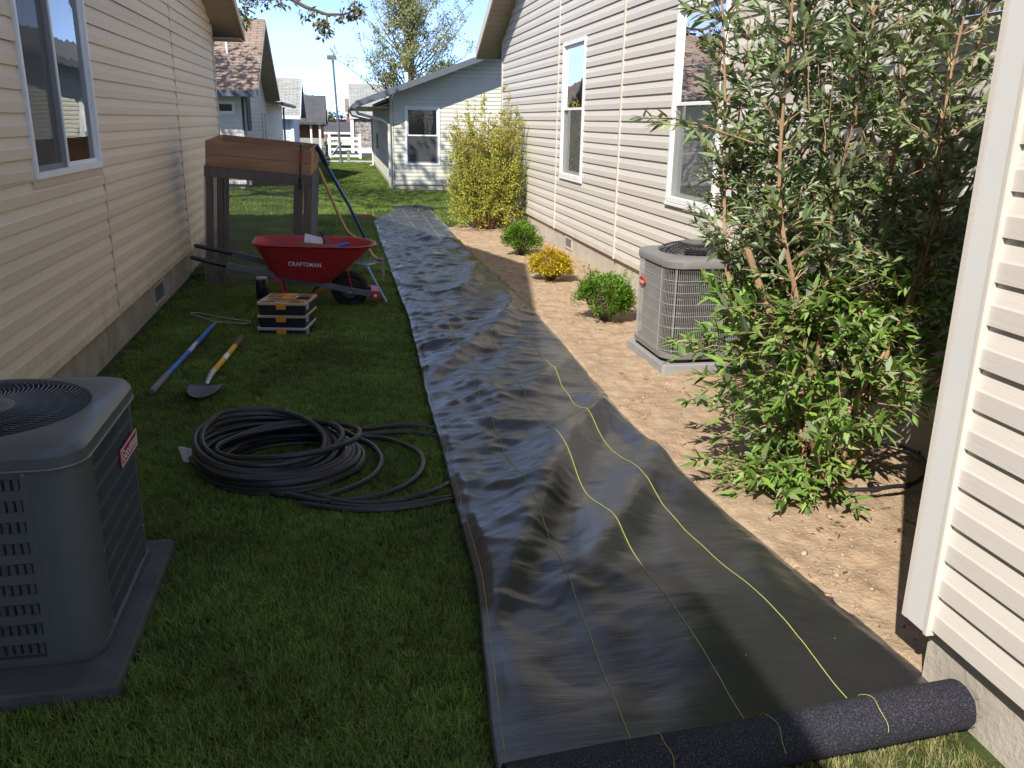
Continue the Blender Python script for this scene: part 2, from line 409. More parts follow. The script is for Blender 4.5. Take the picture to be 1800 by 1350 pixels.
def window(wall, parent, s0, s1, z0, z1, style='hung', fm=None, blinds=True, depth=.9, reflect=True, small=False, fw=.048, sw=.030):
    fm = fm or trim_white
    W = lambda mb, *a: wall.box(mb, *a)
    win = MB(); pr = .030
    W(win, s0, s0+fw, -.05, pr, z0, z1); W(win, s1-fw, s1, -.05, pr, z0, z1)
    W(win, s0+fw, s1-fw, -.05, pr-.002, z1-fw, z1); W(win, s0+fw, s1-fw, -.05, pr+.004, z0, z0+fw)
    wo_ = win.build('window', fm, parent, bevel=0 if small else .004)
    a0, a1, b0, b1 = s0+fw, s1-fw, z0+fw, z1-fw
    def sash(p0, p1, q0, q1, n0, nm='sash'):
        mb = MB(); W(mb, p0, p0+sw, n0-.022, n0, q0, q1); W(mb, p1-sw, p1, n0-.022, n0, q0, q1)
        W(mb, p0+sw, p1-sw, n0-.022, n0-.001, q1-sw, q1); W(mb, p0+sw, p1-sw, n0-.022, n0-.001, q0, q0+sw)
        mb.build(nm, fm, wo_, bevel=0 if small else .003)
        g = MB(); g.add([wall.p(p0+sw, n0-.012, q0+sw), wall.p(p1-sw, n0-.012, q0+sw), wall.p(p1-sw, n0-.012, q1-sw), wall.p(p0+sw, n0-.012, q1-sw)], [(0,1,2,3)])
        g.build('pane', glass, wo_, fixn=False)
    if style == 'hung':
        zm = (b0+b1)/2 + .02
        sash(a0, a1, zm-.018, b1, .008); sash(a0, a1, b0, zm+.014, -.016)
        sc = MB(); sc.add([wall.p(a0, .0, b0), wall.p(a1, .0, b0), wall.p(a1, .0, zm-.02), wall.p(a0, .0, zm-.02)], [(0,1,2,3)]); sc.build('insect_screen', screen_dark, wo_, fixn=False)
    elif style == 'slider':
        sm = (a0+a1)/2
        sash(sm-.018, a1, b0, b1, .008); sash(a0, sm+.014, b0, b1, -.016)
        sc = MB(); sc.add([wall.p(a0, .0, b0), wall.p(sm-.02, .0, b0), wall.p(sm-.02, .0, b1), wall.p(a0, .0, b1)], [(0,1,2,3)]); sc.build('insect_screen', screen_dark, wo_, fixn=False)
    else: sash(a0, a1, b0, b1, .0)
    rm = MB(); A = [wall.p(a0-.3,-.055,b0-.4), wall.p(a1+.3,-.055,b0-.4), wall.p(a1+.3,-.055,b1+.2), wall.p(a0-.3,-.055,b1+.2)]
    B = [wall.p(a0-.3,-depth,b0-.4), wall.p(a1+.3,-depth,b0-.4), wall.p(a1+.3,-depth,b1+.2), wall.p(a0-.3,-depth,b1+.2)]
    rm.add(A+B, [(4,5,6,7), (0,1,5,4), (1,2,6,5), (2,3,7,6), (3,0,4,7)]); rm.build('interior', room_m, wo_, fixn=False)
    if blinds:
        bl = MB(); z = b0+.02
        while z < b1-.01:
            bl.add([wall.p(a0+.01,-.10,z+.012), wall.p(a1-.01,-.10,z+.012), wall.p(a1-.01,-.078,z-.006), wall.p(a0+.01,-.078,z-.006)], [(0,1,2,3)]); z += .022 if not small else .04
        bl.build('blinds', blind_m, wo_, fixn=False, kind='stuff')
    return wo_

def vent(wall, parent, s0, s1, z0, z1, n, m, fm):
    v = MB(); wall.box(v, s0, s1, n-.05, n+.012, z0, z0+.025); wall.box(v, s0, s1, n-.05, n+.012, z1-.025, z1)
    wall.box(v, s0, s0+.025, n-.05, n+.010, z0+.025, z1-.025); wall.box(v, s1-.025, s1, n-.05, n+.010, z0+.025, z1-.025)
    vo = v.build('foundation_vent', fm, parent, bevel=.002)
    b = MB(); wall.box(b, s0+.02, s1-.02, n-.005, n+.002, z0+.02, z1-.02); b.build('backing', dark_hole, vo)
    g = MB(); k = int((s1-s0-.05)/.012)
    for i in range(k): wall.box(g, s0+.028+i*.012, s0+.031+i*.012, n+.003, n+.006, z0+.025, z1-.025)
    g.build('grille', m, vo, kind='stuff')

def rake(parent, X0, side, pts, over, th, fm, sm, rm, panels=True, wallx=None, width=.30):
    """sloping roof edge along Y. pts = [(y, z_soffit), ...] from far to near; side=+1 overhang to +X"""
    xo = X0 + side*over
    for (ya, za), (yb, zb) in zip(pts, pts[1:]):
        f = MB(); a, b = sorted((xo, xo+side*.02))
        f.hexa([(a,ya,za-.01),(b,ya,za-.01),(b,yb,zb-.01),(a,yb,zb-.01),(a,ya,za+th),(b,ya,za+th),(b,yb,zb+th),(a,yb,zb+th)]); f.build('fascia', fm, parent)
        Ln = math.hypot(yb-ya, zb-za); k = max(1, int(Ln/width)); a, b = sorted((X0-side*.005, xo))
        for i in range(k):
            t0, t1 = i/k, (i+1)/k - .012/Ln
            y0, z0, y1, z1 = ya+(yb-ya)*t0, za+(zb-za)*t0, ya+(yb-ya)*t1, za+(zb-za)*t1
            MB().hexa([(a,y0,z0),(b,y0,z0),(b,y1,z1),(a,y1,z1),(a,y0,z0+.01),(b,y0,z0+.01),(b,y1,z1+.01),(a,y1,z1+.01)]).build('soffit_panel', sm, parent)

def roof_slab(parent, x0, x1, pts, th, m, name='roof'):
    rf = MB()
    for (ya, za), (yb, zb) in zip(pts, pts[1:]):
        rf.hexa([(x0,ya,za+.013),(x1,ya,za+.013),(x1,yb,zb+.013),(x0,yb,zb+.013),(x0,ya,za+th),(x1,ya,za+th),(x1,yb,zb+th),(x0,yb,zb+th)])
    return rf.build(name, m, parent)

def shingles(name, c, c2, sx=1.0, row=.14, axis='Y'):
    m = bpy.data.materials.new(name); m.use_nodes = True; n = m.node_tree.nodes; l = m.node_tree.links; p = n['Principled BSDF']
    p.inputs['Roughness'].default_value = .95; p.inputs['Specular IOR Level'].default_value = .1
    g = n.new('ShaderNodeNewGeometry'); mpn = n.new('ShaderNodeMapping')
    if axis == 'X': mpn.inputs['Rotation'].default_value = (0, 0, R(90))
    l.new(g.outputs['Position'], mpn.inputs[0]); b = n.new('ShaderNodeTexBrick'); l.new(mpn.outputs[0], b.inputs['Vector'])
    b.inputs['Color1'].default_value = (*c, 1); b.inputs['Color2'].default_value = (*c2, 1); b.inputs['Mortar'].default_value = (c[0]*.45, c[1]*.45, c[2]*.45, 1)
    b.inputs['Scale'].default_value = 1; b.inputs['Mortar Size'].default_value = .012; b.inputs['Brick Width'].default_value = .32*sx; b.inputs['Row Height'].default_value = row; b.inputs['Bias'].default_value = -.1
    no = n.new('ShaderNodeTexNoise'); no.inputs['Scale'].default_value = 3; l.new(g.outputs['Position'], no.inputs['Vector'])
    mr = n.new('ShaderNodeMapRange'); mr.inputs[3].default_value = .7; mr.inputs[4].default_value = 1.3; l.new(no.outputs[0], mr.inputs[0])
    mm = n.new('ShaderNodeMix'); mm.data_type = 'RGBA'; mm.blend_type = 'MULTIPLY'; mm.inputs[0].default_value = 1
    l.new(b.outputs[0], mm.inputs[6]); l.new(mr.outputs[0], mm.inputs[7]); l.new(mm.outputs[2], p.inputs['Base Color'])
    bp = n.new('ShaderNodeBump'); bp.inputs['Strength'].default_value = .6; bp.inputs['Distance'].default_value = .02; bp.invert = True
    l.new(b.outputs['Fac'], bp.inputs['Height']); l.new(bp.outputs[0], p.inputs['Normal']); return m
sh_brown = shingles('shingle_brown', (.30,.225,.18), (.24,.18,.145))
sh_grey = shingles('shingle_grey', (.36,.36,.34), (.30,.30,.29))
sh_dark = shingles('shingle_dark', (.11,.11,.12), (.085,.085,.09))
sh_slate = shingles('shingle_slate', (.17,.18,.18), (.13,.135,.14), axis='X')

def plain_walls(parent, m, x0, x1, y0, y1, z1, sides):
    for sd in sides:
        mb = MB()
        if sd == 'N': mb.box(x0, x1, y1-.15, y1, .2, z1)
        if sd == 'S': mb.box(x0, x1, y0, y0+.15, .2, z1)
        if sd == 'W': mb.box(x0, x0+.15, y0, y1, .2, z1)
        if sd == 'E': mb.box(x1-.15, x1, y0, y1, .2, z1)
        mb.build('wall', m, parent)

# ------------------------------------------------------------------ left house (beige gable wall in shade)
XL = -1.615
hl = empty('house', (-5, 6, 0), 'beige lapped-siding house with sliding window along the left of the lawn', 'house')
Wl = Wall((XL, 0, 0), (0, 1, 0), (1, 0, 0))
SLOPE, APEX_Y, NEAR_SL = .345, 5.2, .38
def l_rake(y): return 2.62 + SLOPE*(13.05-y) if y >= APEX_Y else 2.62 + SLOPE*(13.05-APEX_Y) - NEAR_SL*(APEX_Y-y)
l_apex = l_rake(APEX_Y)
l_hi = lambda z: 13.05 - (z-2.62)/SLOPE
l_lo = lambda z: APEX_Y - (l_apex - z)/NEAR_SL
win_l = (5.08, 6.42, 1.29, 2.62)
siding(Wl, hl, siding_left, .26, l_apex, [(-2.1, 3.3), (3.306, 6.455), (6.467, 9.575), (9.587, 12.58)], holes=[(5.085, 6.415, 1.295, 2.615)], lo=l_lo, hi=l_hi)
window(Wl, hl, *win_l, style='slider', blinds=False, fw=.036, sw=.026)
mb = MB(); Wl.box(mb, 5.04, 6.44, -.002, .020, 1.245, 1.288); mb.build('window_apron', trim_beige, hl)
def seam(wall, parent, m, s, z0, z1, w_=.012, n1=.0185):
    mb = MB(); wall.box(mb, s-w_/2, s+w_/2, .0, n1, z0, z1); mb.build('seam_strip', m, parent)
seam(Wl, hl, trim_beige, 6.461, .25, 1.24, .010); seam(Wl, hl, trim_beige, 9.581, .25, l_rake(9.58)-.02, .012); seam(Wl, hl, trim_beige, 3.303, .25, l_rake(3.3)-.05, .012)
mb = MB(); Wl.box(mb, 12.56, 12.62, -.05, .026, .24, l_rake(12.6)-.005); mb.build('corner_post', trim_beige, hl, bevel=.003)
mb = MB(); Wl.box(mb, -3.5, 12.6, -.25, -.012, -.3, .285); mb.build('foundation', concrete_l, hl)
vent(Wl, hl, 7.72, 8.16, .05, .235, -.012, metal_galv, concrete_r)
rake(hl, XL+.005, 1, [(13.05, 2.62), (APEX_Y, l_apex), (-1.2, l_rake(-1.2))], .37, .11, trim_beige, soffit_m, None)
roof_slab(hl, -9.6, XL+.375, [(13.05, 2.62), (APEX_Y, l_apex), (-1.2, l_rake(-1.2))], .12, sh_brown)
plain_walls(hl, siding_left, -9.4, XL-.01, -5.0, 12.6, 2.6, 'NSW')
MB().box(XL-.14, XL-.012, -5.0, -.75, .2, 3.75).build('wall', siding_left, hl)  # unseen wall, raised to carry the added shadow-casting roof
MB().hexa([(-9.6,-5.3,2.9),(XL+.375,-5.3,3.80),(XL+.375,-.62,3.80),(-9.6,-.62,2.9),(-9.6,-5.3,3.1),(XL+.375,-5.3,4.02),(XL+.375,-.62,4.02),(-9.6,-.62,3.1)]).build('rear_or_shadow_roof', sh_brown, hl)  # added out-of-view roof, shaped to throw shade on the roll and near fabric
mb = MB(); mb.hexa([(-9.4,12.55,2.60),(XL+.37,12.55,2.60),(XL+.37,13.05,2.60),(-9.4,13.05,2.60),(-9.4,12.55,2.615),(XL+.37,12.55,2.615),(XL+.37,13.05,2.615),(-9.4,13.05,2.615)]); mb.build('eave_soffit', soffit_m, hl)
mb = MB(); mb.box(-9.4, XL+.35, 13.06, 13.17, 2.63, 2.75); mb.build('gutter', trim_beige, hl, bevel=.02)
mb = MB(); mb.tube([(XL-.06,13.10,2.63),(XL-.06,13.08,2.54),(XL-.06,12.80,2.34),(XL-.06,12.70,2.2),(XL-.06,12.70,.1)], .04, 8); mb.build('downspout', trim_beige, hl, smooth=True)

# ------------------------------------------------------------------ right house (sunlit almond gable wall) with its near wing
XR = 2.77
hr = empty('house', (6, 9, 0), 'almond lapped-siding house with two tall white windows, right of the bare soil', 'house')
Wr = Wall((XR, 0, 0), (0, 1, 0), (-1, 0, 0))
RSL, RAP, RSN = .43, 10.2, .26  # unseen peak set low so the fabric reflects more sky
def r_rake(y): return 2.66 + RSL*(16.0-y) if y >= RAP else 2.66 + RSL*(16.0-RAP) - RSN*(RAP-y)
r_apex = r_rake(RAP)
r_hi = lambda z: 16.0 - (z-2.66)/RSL
r_lo = lambda z: RAP - (r_apex - z)/RSN
wA = (10.03, 11.06, .97, 2.56); wB = (6.22, 7.22, .99, 2.55)
siding(Wr, hr, siding_right, .28, r_apex, [(2.0, 5.6), (5.606, 8.633), (8.647, 11.293), (11.307, 15.32)], holes=[(a+.005, b-.005, c+.005, d-.005) for a, b, c, d in (wA, wB)], lo=r_lo, hi=r_hi)
for wv in (wA, wB): window(Wr, hr, *wv)
for wv in (wA, wB):
    mb = MB(); Wr.box(mb, wv[0]-.02, wv[1]+.02, -.002, .034, wv[2]-.028, wv[2]-.001); mb.build('window_sill', trim_white, hr, bevel=.003)
seam(Wr, hr, trim_almond, 8.64, .27, r_rake(8.64)-.02, .026, .026); seam(Wr, hr, trim_almond, 11.30, .27, r_rake(11.3)-.02, .022, .026); seam(Wr, hr, trim_almond, 5.603, .27, r_rake(5.6)-.02, .02, .024)
mb = MB(); Wr.box(mb, 15.30, 15.37, -.05, .028, .26, r_rake(15.35)-.005); mb.build('corner_post', trim_almond, hr, bevel=.003)
mb = MB(); Wr.box(mb, 1.9, 15.35, -.25, -.018, -.3, .305); mb.build('foundation', concrete_r, hr)
vent(Wr, hr, 10.45, 10.80, .09, .24, -.018, metal_galv, concrete_r)
rake(hr, XR-.005, -1, [(16.0, 2.66), (RAP, r_apex), (1.0, r_rake(1.0))], .36, .17, trim_almond, soffit_m, None, width=.16)
roof_slab(hr, XR-.37, 10.5, [(16.0, 2.66), (RAP, r_apex), (1.0, r_rake(1.0))], .20, sh_brown)
plain_walls(hr, siding_right, XR+.01, 10.3, 1.9, 15.35, 2.6, 'NE')
# near wing of the same house
XN = 1.655
Wn = Wall((XN, 0, 0), (0, 1, 0), (-1, 0, 0))
siding(Wn, hr, siding_near, .225, 2.62, [(-2.6, 1.945)])
mb = MB()
Wn.box(mb, 1.93, 2.03, .0, .026, .205, 2.62); mb.build('corner_post', trim_near, hr, bevel=.004)
mb = MB(); Wn.box(mb, 1.925, 1.942, .0, .030, .205, 2.62); mb.build('corner_bead', siding_near, hr, bevel=.002)
mb = MB(); mb.box(XN-.024, 2.80, 2.031, 2.05, .205, 2.62); mb.build('wall', siding_near, hr)
mb = MB(); mb.box(XN+.022, 2.70, -2.6, 1.975, -.3, .245); mb.build('foundation', concrete_r, hr)
mb = MB(); mb.hexa([(XN-.35,-2.9,2.64),(XR+.2,-2.9,3.2),(XR+.2,2.10,3.2),(XN-.35,2.10,2.64),(XN-.35,-2.9,2.84),(XR+.2,-2.9,3.4),(XR+.2,2.10,3.4),(XN-.35,2.10,2.84)]); mb.build('roof', sh_brown, hr)
mb = MB(); mb.box(XN+.03, XN+1.1, -2.55, -2.5, .2, 2.65); mb.build('wall', siding_near, hr)
# ================================================================== FOLIAGE
def unit(a): return a/np.maximum(np.linalg.norm(a, axis=-1, keepdims=True), 1e-9)
def leaf_geo(P, D, UP, Ln, Wd, fold=.25, droop=.15, simple=False):
    """P base points, D direction, UP rough normal; lance-shaped folded leaves. returns V (n,k,3), F"""
    D = unit(D); S = unit(np.cross(D, UP)); N = np.cross(S, D)
    L_ = Ln[:, None]; W_ = Wd[:, None]
    if simple:
        m_ = P + D*L_*.45 - N*W_*fold
        V = np.stack([P, P + D*L_*.45 + S*W_*.5, m_, P + D*L_*.45 - S*W_*.5, P + D*L_ - N*L_*droop], 1)
        return V, np.array([[0,2,1],[0,3,2],[1,2,4],[2,3,4]])
    a = P + D*L_*.30; b = P + D*L_*.66 - N*L_*droop*.4; t = P + D*L_ - N*L_*droop
    V = np.stack([P, a + S*W_*.5, a - N*W_*fold, a - S*W_*.5, b + S*W_*.36, b - N*W_*fold*.8, b - S*W_*.36, t], 1)
    return V, np.array([[0,2,1],[0,3,2],[1,2,5],[1,5,4],[2,3,6],[2,6,5],[4,5,7],[5,6,7]])
def foliage(name, P, D, UP, Ln, Wd, cols, m, parent, simple=True, fold=.25, droop=.15, kind='stuff'):
    V, F = leaf_geo(P, D, UP, Ln, Wd, fold, droop, simple); n, k = V.shape[:2]
    FF = F[None] + (np.arange(n)*k)[:, None, None]
    return mesh_np(name, V.reshape(-1, 3), FF.reshape(-1, 3), m, parent, col=np.repeat(cols, k, axis=0), kind=kind)
def rdir(n): return unit(RNG.standard_normal((n, 3)))
def pick(cols, n, jit=.15):
    c = np.array(cols)[RNG.integers(0, len(cols), n)]
    return np.clip(c*(1 + jit*RNG.standard_normal((n, 1))), .005, .9)
leaf_m = mat('leaf', (1,1,1), .5, .3, var=.08, tint=True, trans=.33, vscale=30)
leaf_soft = mat('leaf_soft', (1,1,1), .65, .25, var=.08, tint=True, trans=.35, vscale=30)
bark_m = mat('bark', (.13,.095,.07), .9, .15, var=.3, vscale=15, bump=.8, bscale=50, stretch=(1,1,.25))
stem_m = mat('shrub_stem', (.36,.225,.135), .8, .2, var=.25, vscale=18, bump=.6, bscale=80, stretch=(1,1,.15), mottle=((.20,.12,.08), 8, .5, .75, .6))

def bent(a, b, n=8, wob=.05, sag=0.0):
    a = np.array(a, float); b = np.array(b, float); t = np.linspace(0, 1, n)[:, None]
    w_ = np.cumsum(RNG.standard_normal((n, 3))*wob/n**.5, 0); w_ = w_ - t*w_[-1]
    return a + (b-a)*t + w_ + np.array([0, 0, 1.0])*(sag*4*t*(1-t))

# ---- the big oak behind the beige house; one limb hangs into view above
oak = empty('oak_tree', (-5.0, 16.2, 0), 'oak standing behind the beige house, its leafy branch hanging in at top left', 'tree')
tk = MB(); tk.tube([(-5,16.2,-.1),(-4.95,16.1,1.5),(-4.8,15.9,3.2),(-4.5,15.6,4.8),(-4.2,15.3,6.5)], [.30,.24,.2,.16,.08], 10); tk.build('trunk', bark_m, oak, smooth=True)
limbs = MB(); tips = []
lim = [(-1.75,14.2,3.62),(-1.1,14.0,3.40),(-.75,13.97,3.34),(-.42,13.93,3.17),(-.12,13.9,3.08),(.12,13.9,3.09),(.34,13.95,3.17)]
limbs.tube([(-4.55,15.6,4.7),(-3.2,14.9,4.4),(-2.3,14.45,3.9)]+lim, [.09,.07,.05,.042,.034,.03,.027,.022,.016,.008], 7)
limbs.tube([(-.12,13.9,3.08),(-.13,13.85,2.98),(-.17,13.8,2.87)], [.016,.012,.006], 5)
limbs.tube([(-.55,13.95,3.24),(-.42,13.9,3.30),(-.3,13.88,3.38)], [.015,.01,.006], 5)
limbs.tube([(-1.75,14.2,3.62),(-1.5,14.1,3.3),(-1.33,14.05,3.05)], [.02,.014,.007], 5)
limbs.build('branch', bark_m, oak, smooth=True)
cl = [(-1.45,14.1,3.32,.16,60),(-1.2,14.05,3.27,.15,60),(-1.0,14,3.26,.14,45),(-1.33,14.05,3.05,.10,40),(-1.28,14.0,2.96,.08,25),(-.82,13.95,3.25,.13,40),(-.45,13.92,3.06,.07,22),(-.33,13.9,3.12,.06,18),(-.17,13.85,2.98,.07,26),(-.17,13.8,2.86,.10,60),(-.25,13.8,2.92,.07,22),(.08,13.9,3.06,.08,26),(.25,13.93,3.12,.11,55),(.34,13.95,3.18,.09,40),(-.6,13.93,3.32,.06,10),(.2,13.93,3.04,.06,16),(-1.6,14.1,3.5,.2,60)]
P = np.concatenate([np.array(c[:3]) + RNG.standard_normal((c[4], 3))*c[3]*.55 for c in cl]); n = len(P)
foliage('hanging_leaves', P, rdir(n)+np.array([0,0,-.6]), rdir(n), RNG.uniform(.06,.11,n), RNG.uniform(.028,.05,n), pick([(.09,.11,.03),(.13,.13,.04),(.06,.08,.025),(.22,.2,.06)], n), leaf_m, oak)
def ell(n, c, r):
    d = rdir(n); return np.array(c) + d*(RNG.random((n, 1))**(1/2.2))*np.array(r)
P = np.concatenate([ell(2300, (-3.1,14.3,7.0), (2.6,2.4,2.2)), ell(2300, (-6.4,17.6,6.6), (2.9,2.4,2.2)), ell(900, (-4.6,15.8,7.4), (2,2,2))]); n = len(P)
gapn = fbm(P[:,0]*.9+P[:,2]*.6, P[:,1]*.9); P = P[gapn > -.03]; n = len(P)
foliage('crown', P, rdir(n), rdir(n), RNG.uniform(.14,.24,n), RNG.uniform(.08,.14,n), pick([(.09,.12,.03),(.12,.14,.04)], n), leaf_m, oak)
bb = MB()
for i in range(9):
    e_ = ell(1, (-4.6,15.8,7.0), (3.2,2.6,1.6))[0]; bb.tube(bent((-4.6,15.7,4.6), e_, 6, .2), [.09,.07,.055,.04,.03,.015], 6)
bb.build('limb', bark_m, oak, smooth=True)

# ---- tall airy tree behind the sage house
ash = empty('tree', (2.9, 38, 0), 'tall airy tree in thin spring leaf rising behind the sage-sided house', 'tree')
tk = MB(); tr_pts = [(2.9,38,-.1),(2.85,38,1.2),(2.95,38,2.6),(3.05,38,4.2),(3.0,38,6.0),(3.05,38,8.0)]; tk.tube(tr_pts, [.16,.14,.12,.09,.06,.02], 8); tk.build('trunk', bark_m, ash, smooth=True)
PP = []; br = MB()
for i in range(70):
    z0 = RNG.uniform(1.3, 5.4); a = RNG.uniform(0, 2*math.pi); ln = RNG.uniform(1.5, 3.5)*(1 if z0 < 4 else .8)
    rr = ln*RNG.uniform(.66, 1.05) if z0 < 3.6 else ln*.55
    e_ = (2.95+rr*math.cos(a), 38+rr*.7*math.sin(a), z0 + ln*RNG.uniform(.55, 1.15))
    q = bent((2.97, 38, z0), e_, 9, .22); br.tube(q, np.linspace(.035, .008, 9), 5)
    for k in range(6):
        s_ = q[RNG.integers(3, 9)]; e2 = s_ + np.array([RNG.normal(0,.35), RNG.normal(0,.3), RNG.uniform(.1,.6)]); q2 = bent(s_, e2, 5, .08); br.tube(q2, np.linspace(.012,.004,5), 4)
        m_ = RNG.integers(26, 44); t_ = RNG.random(m_)[:, None]; PP.append(s_ + (e2-s_)*t_ + RNG.standard_normal((m_, 3))*.09)
br.build('branches', bark_m, ash, smooth=True)
P = np.concatenate(PP); n = len(P)
foliage('crown', P, rdir(n), rdir(n), RNG.uniform(.07,.13,n), RNG.uniform(.04,.07,n), pick([(.34,.38,.15),(.28,.33,.13),(.38,.40,.18),(.38,.32,.09),(.20,.25,.09)], n), leaf_soft, ash)

# ================================================================== FAR BUILDINGS
# ---- sage house that closes the view
hf = empty('house', (4, 26, 0), 'sage-grey house with low gable and double-hung window at the end of the lawn', 'house')
YF, XF = 21.2, 1.17
Wf = Wall((0, YF, 0), (1, 0, 0), (0, -1, 0)); Wfs = Wall((XF, 0, 0), (0, 1, 0), (-1, 0, 0))
FS = .372
f_line = lambda x: 1.92 + FS*(x-.38)         # soffit line of the rake
f_lo = lambda z: .38 + (z-1.92)/FS
siding(Wf, hf, siding_far, .14, 4.0, [(1.23, 6.5)], e=.092, holes=[(1.50, 2.31, .60, 1.915)], lo=f_lo, joined=True)
siding(Wfs, hf, siding_far, .14, 2.12, [(YF+.06, 32.5)], e=.092, joined=True)
mb = MB(); mb.box(XF-.022, XF+.05, YF-.024, YF+.05, .10, 2.17); mb.build('corner_post', siding_far, hf)
window(Wf, hf, 1.49, 2.32, .59, 1.925, small=True, fw=.05, blinds=True)
mb = MB(); mb.box(XF+.01, 6.5, YF+.012, YF+.2, -.2, .15); mb.box(XF+.01, XF+.2, YF+.2, 32.5, -.2, .15); mb.build('foundation', concrete_r, hf)
rf = MB()
ya, yb = YF-.50, 33.0
rf.hexa([(.36,ya,1.915),(6.9,ya,f_line(6.88)),(6.9,yb,f_line(6.88)),(.36,yb,1.915),(.36,ya,2.0),(6.9,ya,f_line(6.88)+.085),(6.9,yb,f_line(6.88)+.085),(.36,yb,2.0)]); rf.build('roof', sh_slate, hf)
fa = MB(); fa.hexa([(.36,ya-.02,1.87),(6.9,ya-.02,f_line(6.88)-.05),(6.9,ya,f_line(6.88)-.05),(.36,ya,1.87),(.36,ya-.02,2.01),(6.9,ya-.02,f_line(6.88)+.09),(6.9,ya,f_line(6.88)+.09),(.36,ya,2.01)]); fa.build('fascia', trim_dark, hf)
so = MB(); so.box(.40, XF+.02, YF-.2, 33, 1.885, 1.90); so.build('eave_soffit', trim_beige, hf)
gu = MB(); gu.tube([(.33, ya, 1.90), (.33, 33, 1.90)], .06, 8); gu.build('gutter', trim_dark, hf, smooth=True)
ds = MB(); ds.tube([(.36,YF-.1,1.85),(.42,YF-.1,1.74),(.98,YF-.03,1.60),(1.12,YF-.06,1.50),(1.13,YF-.06,.05)], .035, 7); ds.build('downspout', siding_far, hf, smooth=True)
ds = MB(); ds.tube([(.36,31.8,1.85),(.42,31.8,1.72),(1.0,31.8,1.60),(1.10,31.8,1.5),(1.10,31.8,.06),(.98,31.8,.05)], .035, 7); ds.build('downspout', trim_near, hf, smooth=True)
mb = MB(); mb.box(XF-.07, XF-.016, 28.4, 28.75, .75, 1.2); mb.build('meter_box', trim_beige, hf, bevel=.005)
mb = MB(); mb.tube([(2.2,30,2.5),(2.2,30,3.1)], .06, 8); mb.build('vent_pipe', white_paint, hf)
plain_walls(hf, siding_far, XF+.01, 6.5, YF+.3, 32.5, 2.0, 'N')

# ---- pale house next along the left row
h2 = empty('house', (-6, 26, 0), 'pale siding house with steep brown shingle roof beyond the beige house', 'house')
W2 = Wall((-2.2, 0, 0), (0, 1, 0), (1, 0, 0)); W2f = Wall((0, 21.5, 0), (1, 0, 0), (0, -1, 0))
s2 = 1.78/3.52
siding(W2, h2, siding_pale, .12, 3.88, [(21.52, 36.0)], e=.105, joined=True, lo=lambda z: 21.0+(z-2.10)/s2 if z > 2.1 else 0, hi=lambda z: 28.4-(z-2.1)/s2*1.09 if z > 2.1 else 99)
siding(W2f, h2, siding_pale, .12, 2.1, [(-9, -2.2)], e=.105, holes=[(-2.74,-2.36,1.70,1.95)], joined=True)
window(W2f, h2, -2.76, -2.34, 1.68, 1.97, style='fixed', small=True, fw=.04, blinds=False)
rp = [(28.4,2.10),(24.5,3.88),(20.95,2.10)]
rake(h2, -2.2, 1, rp, .42, .12, trim_beige, soffit_m, None, width=1.2)
roof_slab(h2, -9.5, -1.775, rp, .14, sh_brown)
mb = MB(); mb.box(-9.5, -1.78, 20.88, 20.945, 2.06, 2.20); mb.build('gutter', trim_dark, h2)
mb = MB(); mb.hexa([(-2.3,28.4,2.10),(-1.74,28.4,2.0),(-1.74,36.3,2.0),(-2.3,36.3,2.1),(-2.3,28.4,2.2),(-1.74,28.4,2.06),(-1.74,36.3,2.06),(-2.3,36.3,2.2)]); mb.build('eave', soffit_m, h2)
mb = MB(); mb.tube([(-1.71,28.3,2.03),(-1.71,36.3,2.03)], .06, 7); mb.build('gutter', trim_dark, h2, smooth=True)
mb = MB(); mb.tube([(-2.12,35.9,2.0),(-2.12,35.9,.05)], .04, 6); mb.build('downspout', trim_dark, h2)
mb = MB(); mb.hexa([(-9.5,28.3,2.15),(-2.3,28.3,2.15),(-2.3,36.3,2.15),(-9.5,36.3,2.15),(-9.5,31,3.2),(-4,31,3.2),(-4,36,3.2),(-9.5,36,3.2)]); mb.build('rear_or_shadow_roof', sh_brown, h2)
mb = MB(); mb.tube([(-2.55,22.6,2.9),(-2.55,22.6,3.32)], .03, 8); mb.build('vent_pipe', white_paint, h2)
mb = MB(); mb.box(-2.22, -2.165, 26.6, 26.75, .1, 1.75); mb.box(-2.22, -2.165, 27.6, 27.75, .1, 1.75); mb.build('door_frame', trim_beige, h2)
mb = MB(); mb.tube([(-2.13,21.6,2.05),(-2.13,21.6,.1)], .035, 6); mb.build('downspout', trim_almond, h2)
mb = MB(); mb.box(-9, -2.25, 21.55, 21.7, -.2, .13); mb.box(-2.35, -2.21, 21.7, 36, -.2, .13); mb.build('foundation', concrete_r, h2)

